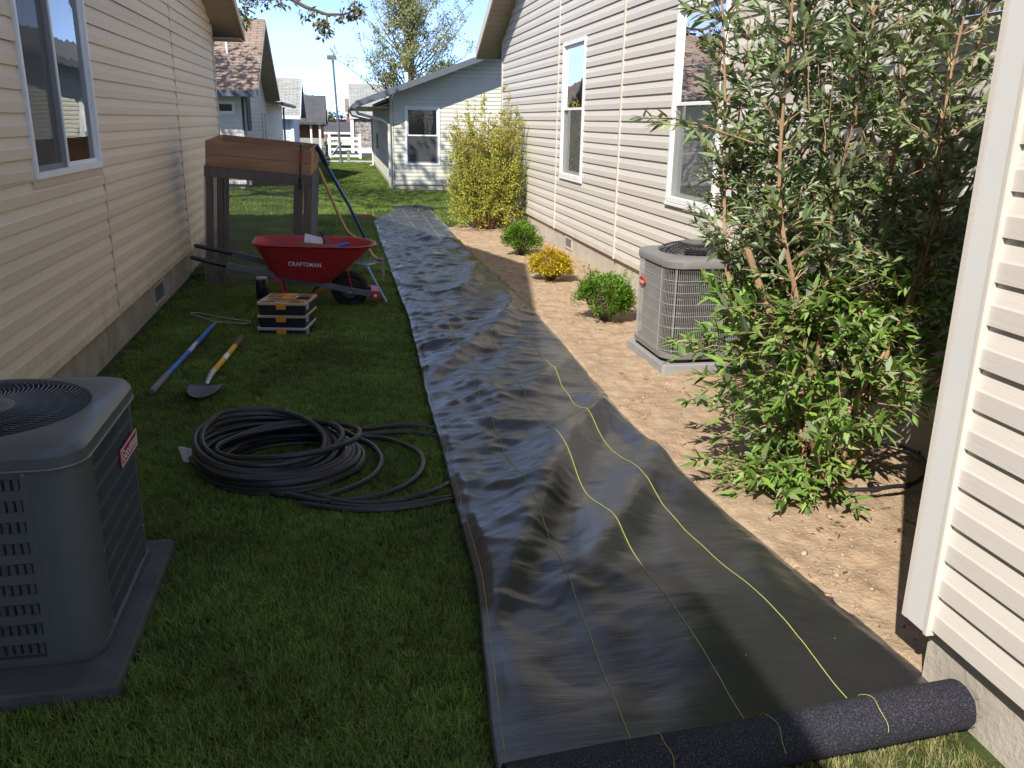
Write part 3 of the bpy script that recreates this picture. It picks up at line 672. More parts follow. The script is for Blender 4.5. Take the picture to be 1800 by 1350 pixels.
def simple_house(name, label, x0, x1, y0, y1, zw, zr, wm, rm, trim, e=.11, over=.35):
    h = empty(name, ((x0+x1)/2, (y0+y1)/2, 0), label, 'house')
    wf_ = Wall((0, y0, 0), (1,0,0), (0,-1,0)); siding(wf_, h, wm, .05, zw, [(x0, x1)], e=e, joined=True)
    yr = (y0+y1)/2
    for X, N in ((x1, 1), (x0, -1)):
        ws = Wall((X, 0, 0), (0,1,0), (N,0,0)); k = (zr-zw)/(yr-y0)
        siding(ws, h, wm, .05, zr-.05, [(y0, y1)], e=e, joined=True, lo=lambda z: y0+(z-zw)/k if z > zw else y0, hi=lambda z: y1-(z-zw)/k if z > zw else y1)
    k = (zr-zw)/(yr-y0)
    roof_slab(h, x0-over, x1+over, [(y1+over, zw-over*k), (yr, zr), (y0-over, zw-over*k)], .1, rm)
    for X in (x0-over-.02, x1+over):
        for (a, b) in ((y0-over, yr), (y1+over, yr)):
            MB().hexa([(X,a,zw-over*k-.06),(X+.02,a,zw-over*k-.06),(X+.02,b,zr-.06),(X,b,zr-.06),(X,a,zw-over*k+.11),(X+.02,a,zw-over*k+.11),(X+.02,b,zr+.11),(X,b,zr+.11)]).build('fascia', trim, h)
    MB().box(x0-over, x1+over, y0-over-.03, y0-over-.001, zw-over*k-.04, zw-over*k+.09).build('gutter', trim, h)
    return h
h3 = simple_house('house', 'pale blue house with light grey roof, behind the pale house', -7, -1.95, 38.6, 44.5, 1.78, 3.2, siding_blue, sh_grey, trim_white)
mb = MB(); mb.box(-2.02, -1.90, 38.55, 38.67, 0, 1.75); mb.build('corner_post', white_paint, h3)
brick_m = mat('brick_brown', (.30,.15,.10), .9, .1, var=.25, vscale=8)
h4 = simple_house('house', 'dark-roofed house with shaded porch beside the pale blue house', -5, -1.0, 49, 56, 1.35, 2.75, brick_m, sh_dark, trim_dark, over=.25)
for X in (-1.05, -1.5, -2.4):
    MB().box(X-.05, X+.05, 48.0, 48.1, 0, 1.35).build('porch_post', white_paint, h4)
MB().box(-5, -.85, 47.8, 49, 1.30, 1.42).build('porch_roof', sh_dark, h4)
lt = MB()
for i in range(26): lt.beam((-2.4+i*.055, 48.0, .1), (-2.4+i*.055+.25, 48.0, .62), .012, .02, (0,1,0)); lt.beam((-2.4+i*.055+.25, 48.02, .1), (-2.4+i*.055, 48.02, .62), .012, .02, (0,1,0))
lt.build('lattice', white_paint, h4, kind='stuff')
stone_m = mat('mottled_stone', (.36,.32,.29), .9, .1, var=.3, vscale=5, mottle=((.12,.10,.09), 7, .48, .6, .9), coords='World')
h5 = simple_house('house', 'house with grey roof and mottled stone wall behind the white fence', .62, 6, 45, 53, 1.72, 3.3, stone_m, sh_grey, white_paint, e=.3, over=.12)
MB().box(.50, .66, 44.9, 45.02, 0, 1.75).build('corner_post', white_paint, h5)
MB().box(.8, 1.6, 44.9, 45.0, 0, .22).build('step', white_paint, h5)
h6 = simple_house('house', 'small brick house far off left of the red-leaved tree', -3.0, -.95, 64, 72, 1.3, 2.1, brick_m, sh_brown, trim_beige, over=.1)
h7 = simple_house('house', 'tall brick house far off behind the street lamp', .5, 5, 62, 70, 2.0, 2.9, brick_m, sh_brown, trim_beige, over=.1)
h8 = simple_house('house', 'cream garage with low dark roof far down the street', -.85, 1.2, 58, 63, .75, 1.3, siding_pale, sh_dark, white_paint, over=.2)

def blob_tree(label, x, y, z0, zc, r, cols, n, ls, cat='tree', name='tree'):
    t = empty(name, (x, y, 0), label, cat)
    MB().tube([(x,y,-.05),(x+.05,y,z0*.5),(x,y,zc)], [.07,.055,.02], 7).build('trunk', bark_m, t, smooth=True)
    P = ell(n, (x, y, zc), r); g = fbm(P[:,0]*1.5+P[:,2], P[:,2]*1.5+P[:,1]); P = P[g > -.08]; k = len(P)
    foliage('crown', P, rdir(k), rdir(k), RNG.uniform(.7,1.2,k)*ls, RNG.uniform(.4,.7,k)*ls, pick(cols, k, .2), leaf_soft, t)
blob_tree('dark red-leaved tree far down the street', -.1, 75, .5, 1.35, (1.1,.9,.85), [(.10,.03,.03),(.14,.045,.04)], 900, .16)
blob_tree('round green tree far off beside the red-leaved tree', -.75, 72, .8, 1.75, (.55,.5,.5), [(.10,.13,.03),(.16,.18,.05)], 500, .14)
blob_tree('low green shrub behind the white fence', -.25, 40.5, .1, .52, (.42,.3,.38), [(.10,.13,.05),(.2,.2,.1)], 500, .07, 'shrub', 'shrub')
blob_tree('green tree top showing above the dark roof', -2.4, 66, .5, 2.9, (.8,.6,.5), [(.06,.10,.03)], 500, .16)
blob_tree('green tree far behind the brick chimney house', 2.2, 80, .5, 1.9, (1.6,1,1.2), [(.06,.09,.03)], 700, .2)

fe = empty('rail_fence', (.15, 37.7, 0), 'white vinyl rail fence across the end of the lawn', 'fence')
for X in (-.46, .78): 
    MB().box(X-.055, X+.055, 37.65, 37.76, 0, .98).add([(X-.07,37.63,.98),(X+.07,37.63,.98),(X+.07,37.78,.98),(X-.07,37.78,.98),(X,37.705,1.04)],[(0,1,4),(1,2,4),(2,3,4),(3,0,4),(3,2,1,0)]).build('post', white_paint, fe)
for z in (.14, .40, .62, .84): MB().box(-.41, .73, 37.68, 37.73, z-.05, z+.05).build('rail', white_paint, fe)
MB().beam((-.38,37.66,.2),(.1,37.66,.80),.02,.06,(0,1,0)).build('brace', white_paint, fe)

lamp = empty('street_lamp', (-.01, 34.3, 0), 'tall dark street lamp with box head standing by the pavement', 'street lamp')
MB().tube([(-.01,34.3,0),(-.09,34.3,1.9),(-.165,34.3,3.72)], [.05,.045,.035], 10).build('pole', trim_dark, lamp, smooth=True)
MB().box(-.37, -.03, 34.15, 34.45, 3.69, 3.83).build('lamp_head', metal_dull, lamp, bevel=.015)
MB().box(-.34, -.06, 34.17, 34.43, 3.675, 3.69).build('lens', white_paint, lamp)
MB().tube([(-.01,34.3,0),(-.01,34.3,.14)], [.09,.07], 10).build('base', metal_dull, lamp)
util_m = mat('utility_green', (.22,.30,.22), .6, .3, var=.1)
u1 = empty('utility_pedestal', (.27, 34.45, 0), 'slim pale green utility pedestal right of the street lamp', 'utility box')
MB().box(.215, .325, 34.4, 34.5, 0, .44).build('body', util_m, u1, bevel=.01); MB().box(.205, .335, 34.39, 34.51, .44, .5).build('cap', util_m, u1, bevel=.012)
u2 = empty('utility_box', (-.72, 34.4, 0), 'squat green utility box left of the street lamp', 'utility box')
MB().box(-.86, -.58, 34.25, 34.5, 0, .46).build('body', util_m, u2, bevel=.01); MB().box(-.87, -.57, 34.24, 34.51, .46, .50).build('lid', util_m, u2, bevel=.012)
# ================================================================== LANDSCAPE FABRIC
def fabric_material():
    m = bpy.data.materials.new('woven_fabric'); m.use_nodes = True; n = m.node_tree.nodes; l = m.node_tree.links; p = n['Principled BSDF']
    p.inputs['Sheen Weight'].default_value = .06; p.inputs['Sheen Roughness'].default_value = .45
    p.inputs['Base Color'].default_value = (.017,.017,.0185,1); p.inputs['Specular IOR Level'].default_value = .8
    uv = n.new('ShaderNodeUVMap'); mpn = n.new('ShaderNodeMapping'); l.new(uv.outputs[0], mpn.inputs[0])
    # woven tapes
    wv = n.new('ShaderNodeTexWave'); wv.bands_direction = 'X'; wv.inputs['Scale'].default_value = 95; wv.inputs['Distortion'].default_value = 1.5; wv.inputs['Detail'].default_value = 2
    wv2 = n.new('ShaderNodeTexWave'); wv2.bands_direction = 'Y'; wv2.inputs['Scale'].default_value = 60; wv2.inputs['Distortion'].default_value = 2.0; wv2.inputs['Detail'].default_value = 2
    l.new(mpn.outputs[0], wv.inputs[0]); l.new(mpn.outputs[0], wv2.inputs[0])
    ad = n.new('ShaderNodeMath'); ad.operation = 'ADD'; l.new(wv.outputs[1], ad.inputs[0]); l.new(wv2.outputs[1], ad.inputs[1])
    b1 = n.new('ShaderNodeBump'); b1.inputs['Strength'].default_value = .09; b1.inputs['Distance'].default_value = .002; l.new(ad.outputs[0], b1.inputs['Height'])
    # fine cross creases
    mp2 = n.new('ShaderNodeMapping'); mp2.inputs['Scale'].default_value = (3.2, 20, 1); l.new(uv.outputs[0], mp2.inputs[0])
    no = n.new('ShaderNodeTexNoise'); no.inputs['Scale'].default_value = 1.6; no.inputs['Detail'].default_value = 7; no.inputs['Roughness'].default_value = .62; no.inputs['Distortion'].default_value = .6; l.new(mp2.outputs[0], no.inputs['Vector'])
    b2 = n.new('ShaderNodeBump'); b2.inputs['Strength'].default_value = .26; b2.inputs['Distance'].default_value = .010; l.new(no.outputs[0], b2.inputs['Height']); l.new(b1.outputs[0], b2.inputs['Normal'])
    l.new(b2.outputs[0], p.inputs['Normal'])
    n3 = n.new('ShaderNodeTexNoise'); n3.inputs['Scale'].default_value = 2.3; n3.inputs['Detail'].default_value = 5; l.new(mpn.outputs[0], n3.inputs['Vector'])
    mr = n.new('ShaderNodeMapRange'); mr.inputs[1].default_value = .3; mr.inputs[2].default_value = .7; mr.inputs[3].default_value = .13; mr.inputs[4].default_value = .27; l.new(n3.outputs[0], mr.inputs[0]); l.new(mr.outputs[0], p.inputs['Roughness'])
    # dust
    n4 = n.new('ShaderNodeTexNoise'); n4.inputs['Scale'].default_value = 1.1; n4.inputs['Detail'].default_value = 8; n4.inputs['Roughness'].default_value = .7; l.new(mpn.outputs[0], n4.inputs['Vector'])
    m4 = n.new('ShaderNodeMapRange'); m4.inputs[1].default_value = .52; m4.inputs[2].default_value = .78; m4.inputs[4].default_value = .09; l.new(n4.outputs[0], m4.inputs[0])
    mx_ = n.new('ShaderNodeMix'); mx_.data_type = 'RGBA'; mx_.inputs[6].default_value = (.017,.017,.0185,1); mx_.inputs[7].default_value = (.16,.125,.09,1); l.new(m4.outputs[0], mx_.inputs[0]); l.new(mx_.outputs[2], p.inputs['Base Color'])
    return m
fabric_m = fabric_material()
thread_m = mat('yellow_thread', (.42,.44,.11), .6, .3, var=.15, vscale=40)

fab = empty('landscape_fabric', (1.0, 8, 0), 'black woven landscape fabric unrolled along the lawn edge with yellow guide lines', 'landscape fabric')
yl = [1.75,1.84,2.73,3.52,5.02,7.03,10.0,14.6,16.6]; xl_ = [.325,.33,.41,.43,.45,.50,.485,.47,.47]
yr_ = [1.75,2.01,2.66,3.47,4.65,5.96,7.59,10.73,15.6,16.6]; xr_ = [1.71,1.70,1.64,1.57,1.55,1.60,1.645,1.585,1.62,1.62]
NV, NU = 1250, 104
tv = np.linspace(0, 1, NV)**1.25
ue = np.linspace(0, 1, NU)
vv, uu = np.meshgrid(tv, ue, indexing='ij')
y0f = 1.80
yend = np.interp(ue, [0,.06,.2,.45,.9,1], [14.55,14.7,15.3,16.15,16.3,15.9])[None, :]
Yf = y0f + (yend - y0f)*vv
wob = .012*fbm(Yf*1.7, Yf*0+3)
Xf = np.interp(Yf, yl, xl_) + (np.interp(Yf, yr_, xr_) - np.interp(Yf, yl, xl_))*uu + wob
def ridge(X, Y, pts, amp, wd, sharp=1.0, asym=1.0):
    """raised fold along a polyline; taller in the middle"""
    best = np.full(X.shape, 9.0); sgn = np.zeros(X.shape); tt = np.zeros(X.shape); L0 = 0; Lt = sum(math.dist(a, b) for a, b in zip(pts, pts[1:]))
    for (ax, ay), (bx, by) in zip(pts, pts[1:]):
        dx, dy = bx-ax, by-ay; Ls = math.hypot(dx, dy); t = np.clip(((X-ax)*dx + (Y-ay)*dy)/Ls**2, 0, 1)
        ex, ey = X-(ax+t*dx), Y-(ay+t*dy); d = np.hypot(ex, ey); c = (dx*ey-dy*ex); w_ = d < best
        best = np.where(w_, d, best); sgn = np.where(w_, c, sgn); tt = np.where(w_, (L0+t*Ls)/Lt, tt); L0 += Ls
    wloc = np.where(sgn > 0, wd, wd*asym)
    return amp*np.exp(-(best/wloc)**2*sharp)*np.clip(np.sin(np.pi*np.clip(tt*.92+.04, 0, 1)), 0, 1)**.6
Zf = .040 + .0*Xf
nearw = 1+.6*np.clip((4.0-Yf)/1.5, 0, 1)
Zf += nearw*.042*fbm(Xf*2.8+.5*Yf, Yf*1.7-.6*Xf, 2) + .026*fbm(Xf*5.5+9-.8*Yf, Yf*3.4+Xf, 2)
damp = np.clip((Yf-1.80)/.35, 0.12, 1)
wr = fbm(Xf*2.0+.35*Yf, Yf*8.0+1.0*np.sin(Xf*4), 3)
farw = np.clip((Yf-4.2)/2.0, 0, 1); leftw = np.clip((.50-uu)/.22, 0, 1)*np.clip((Yf-2.2)/.8, 0.1, 1)
side = np.clip(farw*np.clip(1.15-(uu-.2)*.9, .35, 1.1) + (1-farw)*(.16+.62*leftw), .1, 1.1)
Zf += .047*wr*side
wr2 = 1-np.abs(fbm(Xf*3.1+4+.6*Yf, Yf*6.0+2.2*Xf, 2))*4
Zf += .017*np.clip(wr2, 0, 1)*side
# long diagonal folds
Zf += ridge(Xf, Yf, [(1.46,4.69),(1.12,4.06),(.79,3.31),(.56,2.81),(.41,2.51)], .095, .085, asym=2.0)
Zf += ridge(Xf, Yf, [(1.55,3.94),(1.34,3.52),(1.07,3.10),(.77,2.68)], .066, .075, asym=1.7)
Zf += ridge(Xf, Yf, [(1.40,4.9),(1.46,4.45),(1.49,3.9),(1.44,3.3)], .035, .06)
Zf += ridge(Xf, Yf, [(1.50,7.24),(1.06,6.36),(.72,5.73),(.49,5.34)], .055, .075, asym=1.9)
Zf += ridge(Xf, Yf, [(1.53,8.2),(1.47,7.5),(1.28,7.0),(1.10,6.7)], .045, .06, asym=1.5)
Zf += ridge(Xf, Yf, [(.80,12.2),(1.08,12.0),(1.38,11.53),(1.52,11.0)], .060, .16, asym=.5)
Zf += ridge(Xf, Yf, [(.50,6.0),(.62,6.06),(.80,6.12)], .035, .07, asym=.6)
Zf += ridge(Xf, Yf, [(1.55,10.0),(1.35,9.2),(1.20,8.5),(1.0,8.0)], .04, .10)
Zf += ridge(Xf, Yf, [(1.50,5.6),(1.25,5.15),(1.02,4.85)], .035, .06, asym=1.8)
Zf += ridge(Xf, Yf, [(1.53,2.9),(1.46,2.5),(1.34,2.2)], .030, .09)
Zf += ridge(Xf, Yf, [(.55,4.5),(.72,4.35),(.95,4.3)], .022, .05); Zf += ridge(Xf, Yf, [(.52,3.6),(.7,3.45),(.85,3.5)], .02, .05)
for k in range(26):
    cy = RNG.uniform(4, 14); cx = RNG.uniform(.55, 1.35); an = RNG.uniform(-.5, .9); ln = RNG.uniform(.12, .4)
    Zf += ridge(Xf, Yf, [(cx-ln*math.cos(an), cy-ln*math.sin(an)), (cx+ln*math.cos(an), cy+ln*math.sin(an))], RNG.uniform(.008,.02), RNG.uniform(.03,.06), asym=RNG.uniform(.6,1.8))
Zf = .04 + (Zf-.04)*damp
# the long edges lie on grass (left) and soil (right)
edg = np.minimum(uu, 1-uu)*1.2
soilz = surf_soil(np.clip(Xf, 1.26, 2.8), Yf)
lowz = np.where(uu < .5, .034, .022+.010*fbm(Yf*2, Yf*0))
Zf = np.where(edg < .06, lowz + (Zf-lowz)*np.clip(edg/.06, 0, 1), Zf)
Zf = np.maximum(Zf, np.where(uu > .93, .018, .028))
def fab_z(x, y):
    i = int(np.argmin(np.abs(Yf[:, 52]-y))); return float(np.interp(x, Xf[i], Zf[i]))
idx = np.arange(NV*NU).reshape(NV, NU)
FQ = np.stack([idx[:-1,:-1], idx[:-1,1:], idx[1:,1:], idx[1:,:-1]], -1).reshape(-1, 4)
fo = mesh_np('sheet', np.stack([Xf, Yf, Zf], -1).reshape(-1, 3), FQ, fabric_m, fab, smooth=True)
uvl = fo.data.uv_layers.new(name='UVMap'); lv = np.empty(len(fo.data.loops), dtype=np.int32); fo.data.loops.foreach_get('vertex_index', lv)
UVv = np.stack([uu.ravel()*1.22, Yf.ravel()], -1)[lv].astype(np.float32); uvl.data.foreach_set('uv', UVv.ravel())
sol = fo.modifiers.new('thick', 'SOLIDIFY'); sol.thickness = .0025; sol.offset = -1
# yellow guide lines woven along the sheet
for u0, wd in ((.022,.0009),(.272,.0012),(.518,.0013),(.765,.0014)):
    j = u0*(NU-1); j0 = int(j); fr = j-j0
    rows = np.arange(0, NV, 3); lat = .0032*fbm(Yf[rows, j0]*5, Yf[rows, j0]*0+u0*9)
    c = np.stack([Xf[rows,j0]*(1-fr)+Xf[rows,j0+1]*fr + lat, Yf[rows,j0], np.maximum(Zf[rows,j0], Zf[rows,j0+1])+.0016], -1)
    wdt = wd*(1 + .35*fbm(Yf[rows, j0]*3+4, Yf[rows, j0]*0))[:, None]*np.array([1,0,0])
    V = np.stack([c-wdt, c+np.array([0,0,.0014]), c+wdt], 1).reshape(-1, 3); k = len(rows); a = np.arange(k-1)*3
    F = np.concatenate([np.stack([a, a+1, a+4, a+3], -1), np.stack([a+1, a+2, a+5, a+4], -1)])
    mesh_np('yellow_line', V, F, thread_m, fab)
# the roll at the near end
fuzz_m = mat('roll_fuzz', (.024,.024,.031), .85, .25, var=.35, vscale=220, bump=.9, bscale=420, mottle=((.16,.16,.20), 230, .50, .64, .6))
A = Vector((.335, 1.675, .069)); B = Vector((1.652, 1.79, .072)); ax = (B-A).normalized(); sd = Vector((0,0,1)).cross(ax).normalized(); uz = ax.cross(sd)
nr = 40; loops = []
stn = [0, .02, .1, .2, .3, .4, .5, .6, .7, .8, .9, .97, 1.0]
for t in stn:
    c = A + (B-A)*t; rr0 = .068 + .0025*math.sin(t*9) 
    loops.append([c + (sd*math.cos(2*math.pi*k/nr) + uz*math.sin(2*math.pi*k/nr))*(rr0*(1+.015*math.sin(2*math.pi*k/nr*2+t*4))) for k in range(nr)])
rl = MB().loft(loops, cap0=True); rl.build('roll', fuzz_m, fab, smooth=True)
sp = MB(); q = []
for k in range(0, 330):
    a = k*.11; r_ = .018 + .049*k/330; q.append(B + ax*(.001+.0018*math.sin(k*.7)) + sd*r_*math.cos(a) + uz*r_*math.sin(a))
V0 = [p + ax*.004 for p in q]; V1 = [p - ax*.06 for p in q]
sp.add(V0+V1, [(i, i+1, len(q)+i+1, len(q)+i) for i in range(len(q)-1)]); sp.build('roll_layers', fuzz_m, fab, fixn=False)
co = MB(); co.tube([B-ax*.01, B-ax*.5], .017, 12); co.build('roll_core', mat('cardboard', (.28,.19,.11), .9, .2), fab)
for t in (.31, .545, .78):
    c = A + (B-A)*t; mbt = MB(); pts = [c + (sd*math.cos(a) + uz*math.sin(a))*.0708 + ax*.004*math.sin(a*5+t*9) for a in np.linspace(-.4, 2.9, 26)]; mbt.tube(pts, .0008, 4); mbt.build('roll_stitch', thread_m, fab)
fr_ = MB()
for k in range(18):
    a = RNG.uniform(2.2, 5.6); s0 = B + (sd*math.cos(a)+uz*math.sin(a))*.067; d_ = ax*RNG.uniform(.004,.04) + Vector(RNG.standard_normal(3))*.010; fr_.tube([s0, s0+d_*.6+Vector((0,0,-.004)), s0+d_+Vector((0,0,-.010))], .0004, 3)
fr_.build('frayed_threads', fuzz_m, fab, kind='stuff')

# soil crumbs kicked on to the sheet
ncr = 260; cxr = RNG.uniform(.5, 1.62, ncr); cyr = 2.1 + 9*RNG.random(ncr)**1.2; cxr = np.where(RNG.random(ncr) < .6, 1.62-.25*RNG.random(ncr)**2, cxr)
iy = np.clip(np.searchsorted(Yf[:, 52], cyr), 1, NV-1); czr = np.array([np.interp(a, Xf[i], Zf[i]) for a, i in zip(cxr, iy)])
sz = .0008+.0022*RNG.random(ncr)**3; pebbles('soil_crumbs', np.stack([cxr, cyr, czr+sz*.4], 1), sz, clod_m, np.array([.24,.16,.10])*(.6+.6*RNG.random((ncr, 1))))
tag(bpy.data.objects['soil_crumbs'], 'crumbs of soil scattered on the black fabric')

cr_ = empty('plastic_scrap', (1.1, 16.5, 0), 'crumpled black plastic at the far end of the fabric', 'plastic sheet')
gx, gy = np.meshgrid(np.linspace(.85, 1.75, 50), np.linspace(16.2, 17.0, 44), indexing='ij')
gz_ = .03 + .11*np.abs(fbm(gx*6, gy*6)) + .05*np.abs(fbm(gx*15, gy*15)); gm = np.clip(1-((gx-1.3)/.45)**2-((gy-16.6)/.4)**2, 0, 1); gz_ = gz_*gm**.5+.02
gi = np.arange(50*44).reshape(50, 44); gf = np.stack([gi[:-1,:-1], gi[1:,:-1], gi[1:,1:], gi[:-1,1:]], -1).reshape(-1, 4)
gxx = gx + .12*fbm(gx*4, gy*4); mesh_np('film', np.stack([gxx, gy, gz_], -1).reshape(-1, 3), gf, black_plastic, cr_)
st = MB(); st.box(1.7, 2.3, 16.45, 16.5, .01, .05); st.build('edging_strip', black_plastic, cr_)

bk = empty('brick', (.33, 14.6, 0), 'brown brick lying on the lawn by the far fabric corner', 'brick')
MB().box(.23, .46, 14.55, 14.66, .03, .12).build('block', mat('brick_tan', (.30,.16,.09), .9, .15, var=.25, vscale=20, bump=.5), bk, bevel=.008)

# ================================================================== AIR CONDITIONERS
def rrect(cx, cy, w_, d_, r, z, seg=8):
    pts = []
    for (sx, sy, a0) in ((1,-1,-90),(1,1,0),(-1,1,90),(-1,-1,180)):
        ox, oy = cx+sx*(w_/2-r), cy+sy*(d_/2-r)
        for k in range(seg+1):
            a = R(a0 + 90*k/seg); pts.append((ox+r*math.cos(a), oy+r*math.sin(a), z))
    return pts
def rrect_u(cx, cy, w_, d_, r, z=0, n=96):
    q = along(rrect(cx, cy, w_, d_, r, 0, 10), .004); a = np.array([math.atan2(p[1]-cy, p[0]-cx) for p in q]); rd = np.array([math.hypot(p[1]-cy, p[0]-cx) for p in q]); o = np.argsort(a)
    th = np.linspace(-math.pi, math.pi, n, endpoint=False); rr_ = np.interp(th, a[o], rd[o], period=2*math.pi)
    return [(cx+r_*math.cos(t), cy+r_*math.sin(t), z) for t, r_ in zip(th, rr_)]
def along(pts, step):
    out = []; P_ = pts+[pts[0]]; carry = 0
    for a, b in zip(P_, P_[1:]):
        L_ = math.dist(a[:2], b[:2]); t = carry
        while t < L_: out.append((a[0]+(b[0]-a[0])*t/L_, a[1]+(b[1]-a[1])*t/L_)); t += step
        carry = t - L_
    return out
def circ_like(pts, cx, cy, r, z):
    out = []
    for p in pts:
        a = math.atan2(p[1]-cy, p[0]-cx); out.append((cx+r*math.cos(a), cy+r*math.sin(a), z))
    return out
ac_grey = mat('ac_grey_green', (.088,.099,.100), .36, .5, var=.10, vscale=4, bump=.05, bscale=30, mottle=((.09,.095,.09), 3, .55, .8, .4))
coil_m = mat('coil_fins', (.016,.016,.017), .6, .4, var=.3, vscale=40)
red_m = mat('badge_red', (.42,.03,.035), .35, .5, var=.05)
pad_m = mat('pad_grey', (.085,.085,.085), .85, .3, var=.25, vscale=8, bump=.4, bscale=60)

acl = empty('air_conditioner', (-1.13, 2.79, .055), 'dark grey air conditioner with red badge on the lawn at lower left', 'air conditioner')
cx, cy, wS = -1.127, 2.79, .725
x1, y0_ = cx+wS/2, cy-wS/2
top = .695
pd = empty('equipment_pad', (cx, cy, 0), 'grey plastic pad under the dark air conditioner', 'pad')
MB().loft([rrect(cx+.0, cy-.03, .86, .93, .02, -.02, 3), rrect(cx, cy-.03, .86, .93, .02, .045, 3), rrect(cx, cy-.03, .85, .92, .02, .055, 3)], cap0=True, cap1=True).build('slab', pad_m, pd)
MB().loft([rrect(cx,cy,wS-.05,wS-.05,.07,.08), rrect(cx,cy,wS-.05,wS-.05,.07,top)]).build('coil', coil_m, acl, smooth=True)
MB().loft([rrect(cx,cy,wS,wS,.09,.056), rrect(cx,cy,wS+.006,wS+.006,.09,.062), rrect(cx,cy,wS+.006,wS+.006,.09,.085), rrect(cx,cy,wS-.02,wS-.02,.08,.088)], cap0=True).build('base_pan', ac_grey, acl, smooth=True)
o_ = rrect_u(cx,cy,wS+.022,wS+.022,.10)
def zset(pts, z): return [(p[0], p[1], z) for p in pts]
i1 = rrect_u(cx,cy,wS-.004,wS-.004,.09); i2 = rrect_u(cx,cy,wS-.05,wS-.05,.08)
MB().loft([zset(i1, top-.012), zset(o_, top-.012), zset(o_, top+.022), zset(i1, top+.042), zset(i2, top+.052), circ_like(i2, cx, cy, .325, top+.058), circ_like(i2, cx, cy, .312, top+.058), circ_like(i2, cx, cy, .305, top+.045), circ_like(i2, cx, cy, .30, top-.05)]).build('lid', ac_grey, acl, smooth=True, angle=24)
MB().tube([(p[0], p[1], top-.012) for p in rrect_u(cx, cy, wS+.026, wS+.026, .10)], .0035, 6, closed=True).build('lid_rim', metal_dull, acl, smooth=True)
MB().add(circ_like(i2, cx, cy, .30, top-.10), [tuple(range(len(i2)))]).build('fan_well', dark_hole, acl, fixn=False)
fb = MB()
for k in range(3):
    a0 = k*2*math.pi/3
    pts = [(cx+r_*math.cos(a0+t), cy+r_*math.sin(a0+t), top-.05+.03*t) for r_, t in ((.06,0),(.27,-.15),(.28,.55),(.06,.9))]
    fb.add(pts, [(0,1,2,3)])
fb.build('fan_blades', coil_m, acl, fixn=False)
fg = MB()
for k in range(84):
    a0 = 2*math.pi*k/84; pts = []
    for t in np.linspace(0, 1, 6):
        r_ = .085+.225*t; a = a0+.55*t**1.4; pts.append((cx+r_*math.cos(a), cy+r_*math.sin(a), top+.052+.010*(1-t)))
    fg.tube(pts, .0019, 4, cap=False)
for r_ in (.155, .235): fg.tube([(cx+r_*math.cos(a), cy+r_*math.sin(a), top+.052) for a in np.linspace(0, 2*math.pi, 48, endpoint=False)], .002, 4, closed=True)
fg.build('fan_guard', ac_grey, acl, kind='stuff')
MB().loft([[(cx+r_*math.cos(a), cy+r_*math.sin(a), z) for a in np.linspace(0, 2*math.pi, 32, endpoint=False)] for r_, z in ((.098,top+.048),(.098,top+.060),(.085,top+.068),(.02,top+.070))], cap1=True).build('fan_cap', ac_grey, acl, smooth=True)
# corner panels (plain) at the rounded corners
def arc_panel(a0, a1, r, ox, oy, ext0, ext1, nm):
    pts = []; aa = np.linspace(R(a0), R(a1), 14)
    d0 = (math.sin(aa[0]), -math.cos(aa[0])); d1 = (-math.sin(aa[-1]), math.cos(aa[-1]))
    pts.append((ox+r*math.cos(aa[0])+d0[0]*ext0, oy+r*math.sin(aa[0])+d0[1]*ext0))
    pts += [(ox+r*math.cos(a), oy+r*math.sin(a)) for a in aa]
    pts.append((ox+r*math.cos(aa[-1])+d1[0]*ext1, oy+r*math.sin(aa[-1])+d1[1]*ext1))
    k = len(pts); MB().add([(p[0],p[1],.086) for p in pts]+[(p[0],p[1],top-.014) for p in pts], [(i,i+1,k+i+1,k+i) for i in range(k-1)]).build(nm, ac_grey, acl, smooth=True, fixn=False)
rc = .09
arc_panel(-90, 0, rc, x1-rc, y0_+rc, .045, .055, 'corner_panel')
arc_panel(0, 90, rc, x1-rc, y0_+wS-rc, .02, .05, 'corner_panel')
arc_panel(90, 180, rc, cx-wS/2+rc, y0_+wS-rc, .05, .05, 'corner_panel')
arc_panel(180, 270, rc, cx-wS/2+rc, y0_+rc, .05, .02, 'corner_panel')
# louvred bands: front (-Y) and right (+X), 9 each
nb = 9; zb0, zb1 = .095, top-.012; bh = (zb1-zb0)/nb
fx0, fx1 = cx-wS/2+.11, x1-rc-.045
ry0, ry1 = y0_+rc+.055, y0_+wS-rc-.02
MB().box(fx1-.016, fx1+.006, y0_-.002, y0_+.012, .086, top-.008).build('panel_seam', ac_grey, acl)
for b_ in range(nb):
    z0 = zb0+b_*bh; mbl = MB()
    mbl.box(fx0, fx1-.016, y0_+.001, y0_+.006, z0+bh-.027, z0+bh); mbl.box(fx0, fx1-.016, y0_+.0015, y0_+.006, z0, z0+.004)
    k = int((fx1-.016-fx0)/.0215)
    for i in range(k):
        xx_ = fx0 + i*(fx1-.016-fx0)/k + .003
        mbl.add([(xx_,y0_+.001,z0+.004),(xx_+.0150,y0_-.004,z0+.004),(xx_+.0150,y0_-.004,z0+bh-.027),(xx_,y0_+.001,z0+bh-.027),(xx_+.0160,y0_+.012,z0+.004),(xx_+.0160,y0_+.012,z0+bh-.027)], [(0,1,2,3),(1,4,5,2)])
    mbl.build('louver_band', ac_grey, acl, fixn=False)
for b_ in range(nb):
    z0 = zb0+b_*bh; mbl = MB()
    mbl.box(x1-.006, x1, ry0, ry1, z0+bh-.013, z0+bh)
    k = int((ry1-ry0)/.0125)
    for i in range(k+1): mbl.box(x1-.010, x1-.003, ry0+i*.0125, ry0+i*.0125+.0028, z0, z0+bh-.013)
    mbl.build('louver_band', ac_grey, acl)
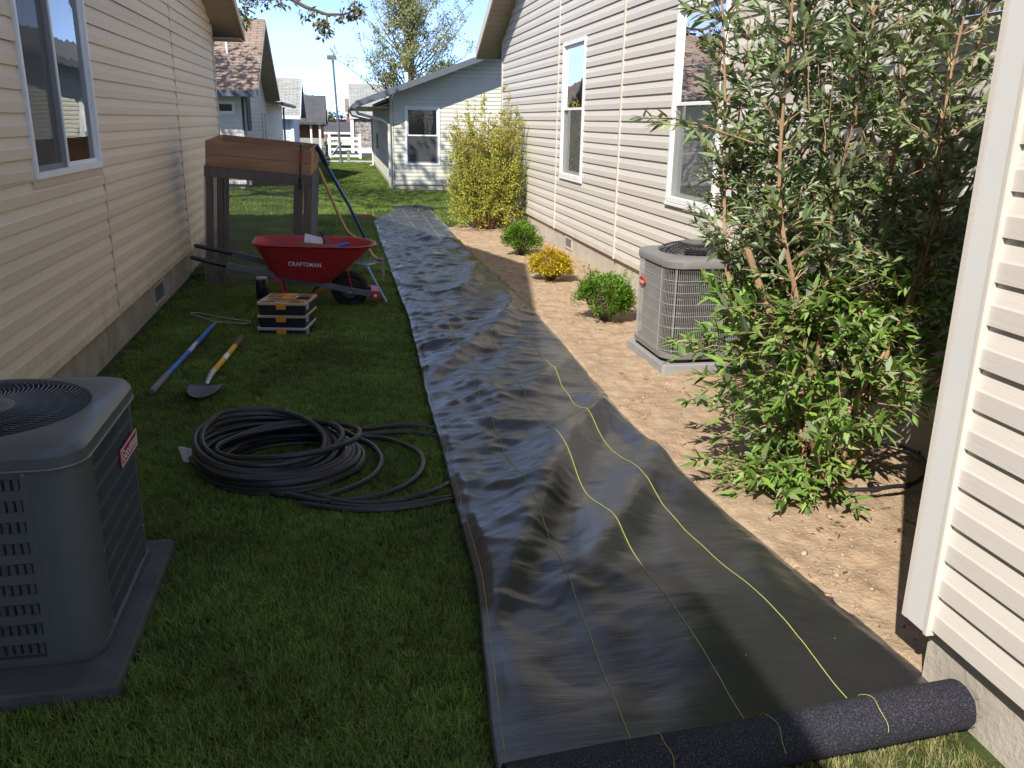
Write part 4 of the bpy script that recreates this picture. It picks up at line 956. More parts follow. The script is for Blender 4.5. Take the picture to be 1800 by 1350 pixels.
for yv in (ry0-.012, ry1-.004): MB().box(x1-.008, x1+.001, yv, yv+.016, .09, top-.008).build('panel_seam', ac_grey, acl)
scr = MB()
for (sx, sy, sz) in ((x1+.002, ry0-.004, .10),(x1+.002, ry0-.004, .35),(x1+.002, ry0-.004, .66),(x1+.002, ry1+.004, .2)): scr.cyl((sx-.004,sy,sz),(sx+.003,sy,sz),.006,8)
for (sx, sz) in ((fx1-.005, .11),(fx1-.005, .40),(fx1-.005,.67)): scr.cyl((sx,y0_+.003,sz),(sx,y0_-.006,sz),.006,8)
scr.build('screws', metal_dull, acl, kind='stuff')
# badge
by0, by1, bz0, bz1 = 2.855, 3.09, .500, .566
bdg = MB(); bdg.hexa([(x1+.001,by0,bz0),(x1+.006,by0,bz0),(x1+.006,by1,bz0),(x1+.001,by1,bz0),(x1+.001,by0,bz1),(x1+.006,by0,bz1),(x1+.006,by1,bz1),(x1+.001,by1,bz1)]); bo = bdg.build('badge', red_m, acl, bevel=.003)
br_ = MB()
for (a, b, c, d) in ((by0+.005,by1-.005,bz0+.004,bz0+.007),(by0+.005,by1-.005,bz1-.007,bz1-.004),(by0+.005,by0+.008,bz0+.007,bz1-.007),(by1-.008,by1-.005,bz0+.007,bz1-.007)): br_.box(x1+.0062, x1+.0072, a, b, c, d)
br_.build('badge_border', white_paint, bo)
v, f = text_pts('Goodman', .050, 1.0, .0006)
MB().add([(x1+.0074, (by0+by1)/2 + p[0]*1.02, (bz0+bz1)/2 + p[1]*1.05) for p in v], f).build('lettering', white_paint, bo, fixn=False)

# ---- right unit with wire guard
acr_m = mat('ac_taupe', (.17,.16,.157), .45, .5, var=.06, vscale=4)
wire_m = mat('ac_wire', (.33,.32,.31), .45, .5, var=.08)
pad2_m = mat('pad_pale', (.25,.245,.24), .85, .3, var=.1, vscale=6)
acr = empty('air_conditioner', (2.38, 5.6, .10), 'taupe air conditioner with wire guard behind the big leafy shrub', 'air conditioner')
cx, cy, w2, d2 = 2.375, 5.60, .62, .70
pd2 = empty('equipment_pad', (cx, cy, 0), 'pale grey pad under the wire-guarded air conditioner', 'pad')
MB().loft([rrect(cx,cy,.68,.78,.02,-.02,3), rrect(cx,cy,.66,.76,.02,.085,3), rrect(cx,cy,.65,.75,.02,.09,3)], cap0=True, cap1=True).build('slab', pad2_m, pd2)
for sx in (-.2, .2): MB().box(cx+sx-.06, cx+sx+.06, cy-.33, cy+.33, .0905, .115).build('rail_foot', black_plastic, acr)
z0, z1 = .115, .735
MB().loft([rrect(cx,cy,w2,d2,.12,z0), rrect(cx,cy,w2+.016,d2+.016,.12,z0+.008), rrect(cx,cy,w2+.016,d2+.016,.12,z0+.042), rrect(cx,cy,w2-.02,d2-.02,.11,z0+.045)], cap0=True).build('base_pan', acr_m, acr, smooth=True)
cl2 = MB(); lp = rrect(cx,cy,w2-.06,d2-.06,.10,0,10); loops = []
k = 0
for z in np.arange(z0+.03, z1+.01, .012):
    s_ = 1.0 if (k//1) % 8 else .985
    loops.append([(cx+(p[0]-cx)*s_, cy+(p[1]-cy)*s_, z) for p in lp]); k += 1
cl2.loft(loops); fin_m = mat('coil_fins_grey', (.06,.056,.052), .55, .4, var=.4, vscale=60, stretch=(1,1,.04)); cl2.build('coil', fin_m, acr)
gl_ = rrect(cx,cy,w2,d2,.12,0,10)
def along(pts, step):
    out = []; P_ = pts+[pts[0]]; carry = 0
    for a, b in zip(P_, P_[1:]):
        L_ = math.dist(a[:2], b[:2]); t = carry
        while t < L_: out.append((a[0]+(b[0]-a[0])*t/L_, a[1]+(b[1]-a[1])*t/L_)); t += step
        carry = t - L_
    return out
wg = MB()
for (px2, py2) in along(gl_, .0135): wg.tube([(px2,py2,z0+.04),(px2,py2,z1+.005)], .0013, 4, cap=False)
for z in np.linspace(z0+.06, z1-.01, 8): wg.tube([(p[0],p[1],z) for p in rrect(cx,cy,w2+.006,d2+.006,.123,0,8)], .0017, 4, closed=True)
wg.build('wire_guard', wire_m, acr, kind='stuff')
for (px2, py2) in ((cx-w2/2-.002, cy-.20),(cx-w2/2-.002, cy+.22),(cx-w2/2+.05, cy-d2/2+.02),(cx+.05, cy-d2/2-.002)): MB().tube([(px2,py2,z0+.03),(px2,py2,z1+.01)], .003, 5).build('guard_rod', wire_m, acr)
o2 = rrect_u(cx,cy,w2+.024,d2+.024,.13); o3 = rrect_u(cx,cy,w2-.01,d2-.01,.12)
MB().loft([zset(o3, z1-.005), zset(o2, z1-.005), zset(o2, z1+.035), zset(o3, z1+.050), zset(rrect_u(cx,cy,w2-.06,d2-.06,.1), z1+.056), circ_like(o3,cx,cy,.262,z1+.062), circ_like(o3,cx,cy,.250,z1+.060), circ_like(o3,cx,cy,.248,z1-.06)]).build('lid', acr_m, acr, smooth=True, angle=50)
MB().add(circ_like(o3, cx, cy, .25, z1-.07), [tuple(range(len(o3)))]).build('fan_well', dark_hole, acr, fixn=False)
dm = MB(); hz = lambda r_: z1+.062+.055*(1-(r_/.265)**4)
for r_ in np.arange(.06, .262, .0145): dm.tube([(cx+r_*math.cos(a), cy+r_*math.sin(a), hz(r_)) for a in np.linspace(0, 2*math.pi, 40, endpoint=False)], .0021, 4, closed=True)
for k in range(12):
    a = 2*math.pi*k/12+.1; dm.tube([(cx+r_*math.cos(a), cy+r_*math.sin(a), hz(r_)-.002) for r_ in (.05,.12,.19,.235,.26)], .003, 4)
dm.build('fan_guard', black_plastic, acr, kind='stuff')
MB().cyl((cx,cy,z1-.05),(cx,cy,z1+.06),.075,20).build('fan_motor', black_plastic, acr, smooth=True)
MB().cyl((cx,cy,hz(.0)),(cx,cy,hz(0)+.008),.11,28).build('fan_cap', metal_dull, acr, smooth=True)
by, bz, bx = cy+.155, .565, cx-w2/2-.006
ov = MB(); n_ = 24; ov.loft([[(bx-dx, by+.062*s_*math.cos(a), bz+.033*s_*math.sin(a)) for a in np.linspace(0,2*math.pi,n_,endpoint=False)] for dx, s_ in ((0,1),(.006,1),(.010,.92))], cap1=True); bo2 = ov.build('badge', red_m, acr, smooth=True)
v, f = text_pts('bryant', .036, 1.0, .0005)
MB().add([(bx-.0107, by - p[0], bz + p[1]) for p in v], f).build('lettering', white_paint, bo2, fixn=False)
# ================================================================== WHEELBARROW
red_tray = mat('tray_red', (.36,.022,.024), .42, .45, var=.12, vscale=5, mottle=((.22,.09,.07), 4, .56, .78, .5))
tray_in = None
grey_bar = mat('barrow_grey', (.115,.115,.12), .45, .5, var=.12, vscale=10)
rubber = mat('tyre_rubber', (.022,.021,.02), .8, .3, var=.25, vscale=12, bump=.3, bscale=60)
red_iron = mat('iron_red', (.38,.03,.035), .45, .5, var=.1)
wb = empty('wheelbarrow', (-.2, 7.8, 0), 'red wheelbarrow with grey handles and black tyre parked before the wire planter', 'wheelbarrow')
RIMX0, RIMX1, YN, YF_ = -.765, .262, 7.50, 8.15
def rimz(x): return .605 - .035*(x+.765)/1.03
def botz(x): return .315 - .16*(x+.62)
def tray_loop(t, out=0.0, dz=0.0):
    """t=0 floor, t=1 rim"""
    x0 = -.63 + (RIMX0+.63)*t - out; x1_ = -.13 + (RIMX1+.13)*t**1.05 + out; yn = 7.62 + (YN-7.62)*t - out; yf = 8.03 + (YF_-8.03)*t + out
    rr_ = .10 + .06*t; rf_ = .14 + .18*t; pts = []
    for (ox, oy, r_, a0) in ((x1_-rf_, yn+rf_, rf_, -90), (x1_-rf_, yf-rf_, rf_, 0), (x0+rr_, yf-rr_, rr_, 90), (x0+rr_, yn+rr_, rr_, 180)):
        for k in range(10):
            a = R(a0+90*k/9); pts.append((ox+r_*math.cos(a), oy+r_*math.sin(a)))
    return [(x, y, botz(x)*(1-t) + rimz(x)*t + dz) for x, y in pts]
tb = MB().loft([tray_loop(t) for t in (0,.06,.2,.4,.6,.8,.95,1)] + [tray_loop(1, .012, .004), tray_loop(1, .016, -.004), tray_loop(1, .010, -.010)], cap0=True)
to = tb.build('tray', red_tray, wb, smooth=True, fixn=False, angle=60); sm_ = to.modifiers.new('t', 'SOLIDIFY'); sm_.thickness = .003
def side_y(x, z):
    t = (z-botz(x))/(rimz(x)-botz(x)); return 7.62 + (YN-7.62)*t - .004
v, f = text_pts('CRAFTSMAN', .056, 1.12, .0012)
MB().add([(-.345+p[0]*.80, side_y(-.345+p[0]*.80, .425+p[1]-.012*p[0]), .425+p[1]*.92-.05*p[0]) for p in v], f).build('lettering', white_paint, to, fixn=False)
for (Y, za, x0h) in ((7.64, .49, -1.285), (8.10, .525, -1.32)):
    yb_ = 7.70 if Y < 7.8 else 7.96
    hb = MB(); hb.beam((-1.0, Y, za-.075), (.235, yb_, .125), .035, .052); hb.build('handle', grey_bar, wb, bevel=.006)
    gp_ = MB(); gp_.tube([(x0h, Y, za), (x0h+.02, Y, za-.004), (-1.12, Y, za-.045), (-1.0, Y, za-.074)], [.015,.019,.019,.023], 10); gp_.build('grip', black_plastic, wb, smooth=True)
wy = 7.83; wx, wz, wr_ = .03, .158, .162
ty = MB(); nT = 40; prof = [(.098,-.030),(.115,-.044),(.140,-.045),(.156,-.032),(.162,0),(.156,.032),(.140,.045),(.115,.044),(.098,.030)]
loops = [[(wx+r_*math.cos(a), wy+o, wz+r_*math.sin(a)) for a in np.linspace(0, 2*math.pi, nT, endpoint=False)] for r_, o in prof]
wh = ty.loft(loops).build('wheel', rubber, wb, smooth=True)
tr_ = MB()
for k in range(40):
    a = 2*math.pi*k/40
    for s_ in (-1, 1): tr_.beam((wx+.162*math.cos(a), wy+s_*.004, wz+.162*math.sin(a)), (wx+.158*math.cos(a+.06), wy+s_*.034, wz+.158*math.sin(a+.06)), .008, .006, (math.cos(a), 0, math.sin(a)))
tr_.build('tread', rubber, wh, kind='stuff')
rim_ = MB().loft([[(wx+r_*math.cos(a), wy+o, wz+r_*math.sin(a)) for a in np.linspace(0, 2*math.pi, 32, endpoint=False)] for r_, o in ((.10,-.03),(.092,-.034),(.085,-.016),(.04,-.012),(.028,-.035),(.01,-.036))], cap1=True); rim_.build('rim', black_plastic, wh, smooth=True)
MB().cyl((wx, 7.66, wz), (wx, 8.0, wz), .010, 10).build('axle', metal_galv, wh)
for (Y) in (7.70, 7.96): MB().box(wx-.035, wx+.03, Y-.025 if Y > 7.8 else Y-.024, Y-.018 if Y < 7.8 else Y+.002, .145, .185).build('axle_bracket', metal_dull, wb)
MB().hexa([(.215,7.665,.085),(.285,7.70,.075),(.285,7.96,.075),(.215,8.0,.085),(.215,7.665,.165),(.285,7.70,.155),(.285,7.96,.155),(.215,8.0,.165)]).build('nose_bracket', red_iron, wb, bevel=.006)
MB().cyl((.25, 7.672, .12), (.25, 7.690, .12), .012, 10).build('bolt', white_paint, wb)
for yy_ in (7.66, 8.0):
    MB().tube([(.0, yy_+.0, .43), (.012, yy_, .36), (.05, yy_, .17)], .006, 6).build('strut', red_iron, wb, smooth=True)
for yy_ in (7.66, 8.02):
    MB().tube([(-.66,yy_,.31),(-.60,yy_,.285),(-.56,yy_,.24),(-.545,yy_,.10),(-.53,yy_,.012),(-.42,yy_,.010),(-.34,yy_,.05),(-.28,yy_,.13),(-.20,yy_,.18)], .013, 8).build('leg', red_iron, wb, smooth=True)
MB().beam((-.55,7.66,.11),(-.55,8.02,.11),.02,.02).build('leg_brace', red_iron, wb)
MB().box(-.62, -.59, 7.62, 8.04, .272, .30).build('cross_bar', red_iron, wb)
card_m = mat('cardboard_scrap', (.27,.165,.085), .9, .2, var=.15)
cb = empty('cardboard_sheet', (-.2, 7.8, .45), 'brown cardboard piece lying in the red wheelbarrow', 'cardboard')
MB().hexa([(-.40,7.66,.36),(-.02,7.70,.40),(.0,7.72,.40),(-.38,7.68,.36),(-.39,7.74,.595),(-.10,7.72,.565),(-.09,7.735,.565),(-.38,7.755,.595)]).build('sheet', card_m, cb)
wp = empty('paper_sheet', (-.3, 7.9, .45), 'white paper scrap standing in the red wheelbarrow', 'paper')
MB().hexa([(-.37,7.90,.45),(-.20,7.90,.45),(-.20,7.905,.45),(-.37,7.905,.45),(-.345,7.93,.645),(-.19,7.95,.60),(-.19,7.955,.60),(-.345,7.935,.645)]).build('sheet', white_paint, wp)
blue_m = mat('blue_enamel', (.025,.12,.46), .35, .5, var=.12, vscale=12)
navy_m = mat('navy_rubber', (.018,.02,.10), .5, .4)
bt = empty('hand_tool', (-.05, 7.8, .5), 'blue handled hand tool lying in the red wheelbarrow', 'hand tool')
MB().tube([(-.20,7.80,.50),(-.05,7.81,.548),(.02,7.82,.565),(.05,7.82,.562)], [.010,.018,.014,.008], 8).build('handle', blue_m, bt, smooth=True)
MB().beam((-.20,7.80,.50),(-.33,7.80,.44),.03,.008).build('blade', metal_galv, bt)
bh_ = empty('pry_hook', (-.2, 7.9, .5), 'thin navy handle standing up from the red wheelbarrow', 'hand tool')
MB().tube([(-.165,7.90,.42),(-.17,7.90,.52),(-.185,7.91,.60),(-.205,7.91,.665)], [.012,.013,.010,.006], 8).build('handle', navy_m, bh_, smooth=True)

# ================================================================== ORGANISER BOXES
org_black = mat('organiser_black', (.016,.017,.021), .5, .45, var=.15)
org_lid = mat('organiser_lid', (.42,.27,.13), .25, .6, var=.35, vscale=16, mottle=((.14,.10,.07), 20, .45, .65, .7), coat=.6)
org_rim = mat('organiser_rim', (.50,.37,.24), .3, .6, var=.15, vscale=10, coat=.4)
org_rim2 = mat('organiser_rim_clear', (.42,.43,.46), .3, .6, var=.15, vscale=10, coat=.4)
latch_m = mat('latch_amber', (.62,.27,.012), .45, .45, var=.08)
def organiser(label, ox, oy, z0, hgt, rz, topdetail, rimm):
    o = empty('organiser_box', (ox, oy, z0), label, 'organiser box', 'stacked organiser boxes')
    M = Matrix.Translation((ox, oy, z0)) @ Matrix.Rotation(rz, 4, 'Z'); w_, d_ = .385, .40; lt_ = .018
    MB().loft([rrect(0,0,w_-.03,d_-.03,.015,0,3), rrect(0,0,w_-.015,d_-.015,.02,hgt-lt_,3)], cap0=True, cap1=True).build('tub', org_black, o, M=M)
    for X in (-.12, .12): MB().box(X-.004, X+.004, -d_/2+.002, -d_/2+.012, .004, hgt-lt_-.006).build('rib', org_black, o, M=M)
    lid = MB().loft([rrect(0,0,w_,d_,.025,hgt-lt_,4), rrect(0,0,w_,d_,.025,hgt-.004,4), rrect(0,0,w_-.01,d_-.01,.022,hgt,4), rrect(0,0,w_-.03,d_-.03,.018,hgt,4), rrect(0,0,w_-.04,d_-.04,.016,hgt-.006,4)], cap0=True, cap1=True).build('lid', rimm, o, M=M, bevel=0)
    MB().hexa([(-.036,-d_/2-.012,hgt-.050),(.036,-d_/2-.012,hgt-.050),(.036,-d_/2+.004,hgt-.050),(-.036,-d_/2+.004,hgt-.050),(-.040,-d_/2-.006,hgt-.008),(.040,-d_/2-.006,hgt-.008),(.040,-d_/2+.006,hgt-.008),(-.040,-d_/2+.006,hgt-.008)]).build('latch', latch_m, o, bevel=.003, M=M)
    MB().box(w_/2-.004, w_/2+.014, -.19, -.16, hgt-.05, hgt-.004).build('side_clip', org_rim2, o, M=M, bevel=.003)
    if topdetail:
        for (a, b, c, d) in ((-.172,-.058,-.165,.165),(.045,.172,.085,.165),(.045,.172,-.165,-.065)):
            MB().box(a, b, c, d, hgt-.006, hgt+.006).build('compartment_window', org_lid, lid, M=M, bevel=.005)
        MB().box(-.045, .03, -.06, .10, hgt-.004, hgt+.008).build('brand_plate', latch_m, lid, M=M, bevel=.004)
        MB().box(.06, .185, -.05, .07, hgt-.03, hgt-.0045).build('handle_recess', dark_hole, lid, M=M)
        MB().tube([(.075,-.045,hgt+.002),(.066,-.02,hgt+.004),(.066,.04,hgt+.004),(.075,.065,hgt+.002)], .006, 6).build('handle_rim', org_rim, lid, M=M)
        for yy_ in (-.10, -.02, .06): MB().box(-.165, -.065, yy_, yy_+.004, hgt+.006, hgt+.0085).build('lid_rib', org_rim, lid, M=M)
organiser('bottom organiser box of the stack, its clear lid edge just above the grass', -.475, 6.93, .005, .062, R(-10), False, org_rim2)
organiser('middle organiser box of the stack, black tub with amber latch', -.470, 6.93, .068, .096, R(-11), False, org_rim)
organiser('top organiser box of the stack with clear amber lid', -.462, 6.93, .165, .098, R(-12), True, org_rim)
cn_ = empty('canister', (-.77, 8.2, 0), 'black canister with pale lid standing under the wheelbarrow handle', 'canister')
MB().loft([[(-.77+r_*math.cos(a), 8.2+r_*math.sin(a), z) for a in np.linspace(0,2*math.pi,20,endpoint=False)] for r_, z in ((.05,0),(.057,.01),(.057,.185),(.05,.195))], cap0=True, cap1=True).build('body', black_plastic, cn_, smooth=True)
MB().loft([[(-.77+r_*math.cos(a), 8.2+r_*math.sin(a), z) for a in np.linspace(0,2*math.pi,20,endpoint=False)] for r_, z in ((.05,.1955),(.05,.212),(.03,.216))], cap0=True, cap1=True).build('lid', mat('cap_pale', (.5,.5,.48), .4), cn_, smooth=True)

# ================================================================== WIRE PLANTER
wood_new = mat('wood_box', (.335,.195,.108), .75, .25, var=.28, vscale=7, bump=.35, bscale=40, stretch=(.12,1,1), mottle=((.16,.075,.035), 5, .52, .75, .7), rnd=.08)
wood_old = mat('wood_weathered', (.165,.125,.098), .9, .15, var=.3, vscale=14, bump=.5, bscale=60, stretch=(1,1,.12), rnd=.15)
mesh_m = mat('hardware_cloth', (.30,.28,.26), .5, .5, metal=.5, var=.1)
PX, PYY = -1.37, 8.93
pl = empty('wire_planter', (PX, PYY, 0), 'tall raised planter, new wood box on weathered legs wrapped in wire mesh', 'planter')
LEAN = Matrix.Translation((PX, PYY, .02)) @ Matrix.Rotation(R(3.6), 4, 'X') @ Matrix.Rotation(R(4.6), 4, 'Y') @ Matrix.Rotation(R(-4), 4, 'Z')
PW, PD, ZB, ZT = .985, .74, 1.16, 1.40
def pb(nm, m_, a, **k): return MB().box(*a).build(nm, m_, pl, M=LEAN, **k)
zmid = ZB+.115
bxo = []
for (za, zb_) in ((ZB, zmid-.001), (zmid+.001, ZT)):
    pb('board', wood_new, (0, PW, 0, .030, za, zb_), bevel=.003)
    pb('board', wood_new, (.03, PW-.03, PD-.03, PD, za, zb_), bevel=.003)
    pb('board', wood_new, (0, .030, .0305, PD, za, zb_), bevel=.003)
    pb('board', wood_new, (PW-.030, PW, .0305, PD, za, zb_), bevel=.003)
pb('floor_panel', wood_new, (.031, PW-.031, .031, PD-.031, ZB, ZB+.02))
sw = MB()
for X in (.015, PW-.015):
    for z in (ZB+.03, ZB+.085, ZB+.145, ZB+.205): sw.cyl((X, .002, z), (X, -.002, z), .006, 7)
sw.build('screws', metal_dull, pl, M=LEAN, kind='stuff')
for (X, Y, w_) in ((.0,.0,.062),(.10,.02,.05),(.165,.05,.035),(PW-.16,.0,.085),(PW-.065,.02,.065),(.0,PD-.07,.07),(PW-.07,PD-.07,.07)):
    pb('leg', wood_old, (X, X+w_, Y+.002, Y+.062, -.02, ZB-.001), bevel=.003)
pb('rail', wood_old, (.0, PW, -.012, .0, ZB-.095, ZB-.002), bevel=.002); pb('rail', wood_old, (.0, PW, PD-.02, PD-.001, ZB-.095, ZB-.002)); 
for X in (-.012, PW): pb('rail', wood_old, (X, X+.012, .0, PD, ZB-.095, ZB-.002))
for z in (.10, .035): pb('bottom_rail', wood_new if z > .05 else wood_old, (.20, PW-.15, .004, .016, z, z+.012))
def wire_panel(nm, p0, du, dv, nu, nv):
    mbw = MB(); p0 = Vector(p0); du = Vector(du); dv = Vector(dv)
    for i in range(nu+1): a = p0 + du*i/nu; mbw.tube([a, a+dv*.5, a+dv],  .0011, 3, cap=False)
    for j in range(nv+1): a = p0 + dv*j/nv; mbw.tube([a, a+du*.5, a+du],  .0011, 3, cap=False)
    return mbw.build(nm, mesh_m, pl, M=LEAN, kind='stuff')
wire_panel('wire_mesh', (0,-.016,.01), (PW,0,0), (0,0,ZB+.0), 72, 84)
wire_panel('wire_mesh', (0,PD+.003,.01), (PW,0,0), (0,0,ZB-.0), 50, 58)
wire_panel('wire_mesh', (-.015,0,.01), (0,PD,0), (0,0,ZB), 40, 60); wire_panel('wire_mesh', (PW+.015,0,.01), (0,PD,0), (0,0,ZB), 40, 60)
bc = empty('bar_clamp', (-.3, 8.9, 1.0), 'red and black bar clamp hanging on the front of the wooden planter box', 'clamp')
CM = LEAN
MB().box(PW-.105, PW-.093, -.020, -.001, 1.02, 1.43).build('bar', black_plastic, bc, M=CM); MB().box(PW-.109, PW-.089, -.026, -.0205, 1.26, 1.38).build('red_sleeve', red_iron, bc, M=CM, bevel=.003)
MB().box(PW-.112, PW-.086, -.03, .07, 1.425, 1.45).build('jaw', black_plastic, bc, M=CM, bevel=.005); MB().box(PW-.114, PW-.084, -.036, -.0205, 1.03, 1.14).build('grip', black_plastic, bc, M=CM, bevel=.006)

# ---- long tools leaning on the planter
lb = empty('long_handled_tool', (.27, 11.1, 0), 'blue poled tool with dark grip leaning against the planter', 'garden tool')
MB().tube([(-.16,9.45,1.17),(.06,10.4,.67),(.285,11.35,.10)], .019, 10).build('shaft', blue_m, lb, smooth=True)
MB().tube([(-.235,9.12,1.36),(-.228,9.15,1.345),(-.165,9.42,1.185),(-.155,9.46,1.16)], [.014,.025,.025,.022], 10).build('grip', navy_m, lb, smooth=True)
MB().tube([(.285,11.35,.10),(.30,11.42,.06)], .022, 8).build('ferrule', metal_dull, lb); MB().box(.16, .45, 11.40, 11.44, .012, .062).build('head', metal_dull, lb, bevel=.006)
wood_handle = mat('handle_ash', (.42,.27,.13), .55, .35, var=.2, vscale=10, stretch=(1,1,.2))
ad_ = empty('adze', (.35, 9.0, 0), 'curved wooden-handled adze with steel blade resting against the planter', 'adze')
def smooth_path(pts, n=6):
    pts = [np.array(p, float) for p in pts]; P_ = [2*pts[0]-pts[1]]+pts+[2*pts[-1]-pts[-2]]; out = []
    for i in range(1, len(P_)-2):
        for t in np.linspace(0, 1, n, endpoint=False):
            a, b, c, d = P_[i-1:i+3]; out.append(.5*((2*b)+(-a+c)*t+(2*a-5*b+4*c-d)*t*t+(-a+3*b-3*c+d)*t**3))
    out.append(pts[-1]); return out
sp_ = smooth_path([(-.235,9.25,1.14),(-.13,9.22,.88),(-.035,9.2,.64),(.04,9.17,.50),(.14,9.10,.43),(.22,9.05,.37),(.28,9.0,.28),(.345,8.98,.235)])
MB().tube(sp_, [.0165]*(len(sp_)-8)+[.0175]*8, 8).build('handle', wood_handle, ad_, smooth=True)
bl_ = MB(); loops = []
for (z, w_, x) in ((.25,.025,.365),(.225,.028,.372),(.15,.034,.378),(.07,.03,.380),(.015,.012,.378)): loops.append([(x-w_*.5,8.95,z),(x+w_*.5,8.955,z),(x+w_*.5,8.97,z),(x-w_*.5,8.965,z)])
bl_.loft(loops, cap0=True, cap1=True).build('blade', mat('steel_tan', (.30,.25,.19), .5, .5, metal=.4, var=.25, vscale=20), ad_)
MB().tube([(.33,8.975,.24),(.375,8.96,.245)], .024, 8).build('eye', metal_dull, ad_)
rk = empty('leaf_rake', (.2, 8.6, 0), 'pale blue leaf rake lying behind the wheelbarrow wheel', 'rake')
lblue = mat('blue_faded', (.10,.20,.42), .45, .4, var=.2, vscale=9)
MB().tube([(.225,9.30,.13),(.28,8.6,.085),(.345,7.82,.045)], .013, 8).build('shaft', lblue, rk, smooth=True); MB().tube([(.338,7.90,.048),(.35,7.74,.04)], .014, 8).build('shaft_tip', metal_dull, rk)
rkt = []
for i in range(20):
    a = (i-9.5)/9.5; 
    MB().tube([(.222,9.30,.13),(.222+a*.10,9.40,.135),(.222+a*.20,9.47-.03*abs(a),.15),(.222+a*.205,9.475-.03*abs(a),.19)], .0026, 4).build('tine', metal_galv, rk)
MB().tube([(.222+a*.13, 9.42-.02*abs(a), .142) for a in np.linspace(-1, 1, 9)], .004, 5).build('spreader', lblue, rk); MB().box(.205,.24,9.27,9.33,.115,.145).build('socket', lblue, rk, bevel=.005)

# ---- tools lying in the grass
lw = empty('loop_weeder', (-1.1, 6.4, 0), 'blue handled loop weeder lying on the grass by the beige wall', 'garden tool')
MB().tube([(-1.145,5.52,.055),(-1.09,6.25,.055),(-1.045,6.88,.06)], .0175, 10).build('shaft', blue_m, lw, smooth=True)
MB().tube([(-1.168,5.22,.05),(-1.165,5.26,.052),(-1.145,5.52,.055)], [.016,.021,.020], 10).build('grip', mat('grip_grey', (.16,.165,.18), .7), lw, smooth=True)
MB().tube([(-1.045,6.88,.06),(-1.036,7.02,.055)], [.017,.011], 8).build('ferrule', metal_dull, lw, smooth=True)
MB().tube([(-1.100,6.12,.0557),(-1.083,6.36,.0557)], .0181, 10).build('sticker', mat('sticker_pale', (.40,.46,.55), .5, var=.4, vscale=30), lw, smooth=True)
q = smooth_path([(-1.035,7.02,.055),(-1.02,7.06,.055),(-.82,6.98,.055),(-.775,7.0,.055),(-.775,7.05,.055),(-.83,7.085,.055),(-1.0,7.22,.055),(-1.2,7.40,.055),(-1.27,7.43,.055),(-1.28,7.38,.055),(-1.22,7.31,.055),(-1.06,7.08,.055),(-1.035,7.02,.055)], 5)
MB().tube(q, .0055, 6).build('wire_loop', metal_galv, lw, smooth=True)
sh = empty('shovel', (-.86, 5.7, 0), 'yellow handled shovel with dark rounded blade lying on the grass', 'shovel')
yel = mat('yellow_enamel', (.62,.36,.012), .45, .45, var=.12, vscale=10)
MB().tube([(-.862,5.58,.062),(-.835,5.86,.062)], .0185, 10).build('shaft', yel, sh, smooth=True)
MB().tube([(-.835,5.86,.062),(-.824,5.98,.062)], .0178, 10).build('sticker', trim_white, sh, smooth=True); MB().tube([(-.824,5.98,.062),(-.802,6.22,.062)], .0185, 10).build('shaft', yel, sh, smooth=True)
MB().tube([(-.802,6.22,.062),(-.797,6.28,.062),(-.785,6.42,.062),(-.78,6.50,.062)], [.019,.021,.021,.016], 10).build('grip', mat('grip_brown', (.16,.075,.05), .7, mottle=((.06,.06,.065), 14, .45, .55, 1)), sh, smooth=True)
MB().tube([(-.862,5.58,.062),(-.868,5.51,.060),(-.872,5.40,.052),(-.873,5.33,.046)], [.021,.019,.015,.013], 10).build('ferrule', metal_galv, sh, smooth=True)
bx_, byy = -.875, 5.20; gxs = []
nu, nv_ = 15, 13; V = []; 
for i in range(nv_):
    t = i/(nv_-1); y = 5.335-.275*t; hw = .098*(min(1, (t/.10)**.35) if t < .10 else 1)*math.sqrt(max(.0, 1-max(0, (t-.25)/.76)**2.2))
    for j in range(nu):
        a = (j/(nu-1)-.5)*2; V.append((bx_+a*hw, y, .044+.009*a*a*(1-.3*t)-.004*math.exp(-(a/.2)**2)*0+.006*math.sin(t*3)))
Fb = [(i*nu+j, i*nu+j+1, (i+1)*nu+j+1, (i+1)*nu+j) for i in range(nv_-1) for j in range(nu-1)]
so_ = MB().add(V, Fb).build('blade', mat('blade_steel', (.085,.085,.105), .45, .5, metal=.5, var=.2, vscale=10, mottle=((.22,.20,.19), 10, .55, .75, .5)), sh, smooth=True, fixn=False); so_.modifiers.new('t', 'SOLIDIFY').thickness = .003

# ================================================================== POLY PIPE
pipe_m = mat('poly_pipe', (.022,.021,.021), .42, .5, var=.25, vscale=8, mottle=((.055,.047,.04), 6, .55, .75, .5))
hs = empty('pipe_coil', (-.33, 4.0, 0), 'coil of black poly pipe on the grass with loops running under the fabric', 'pipe coil')
PR = .0135
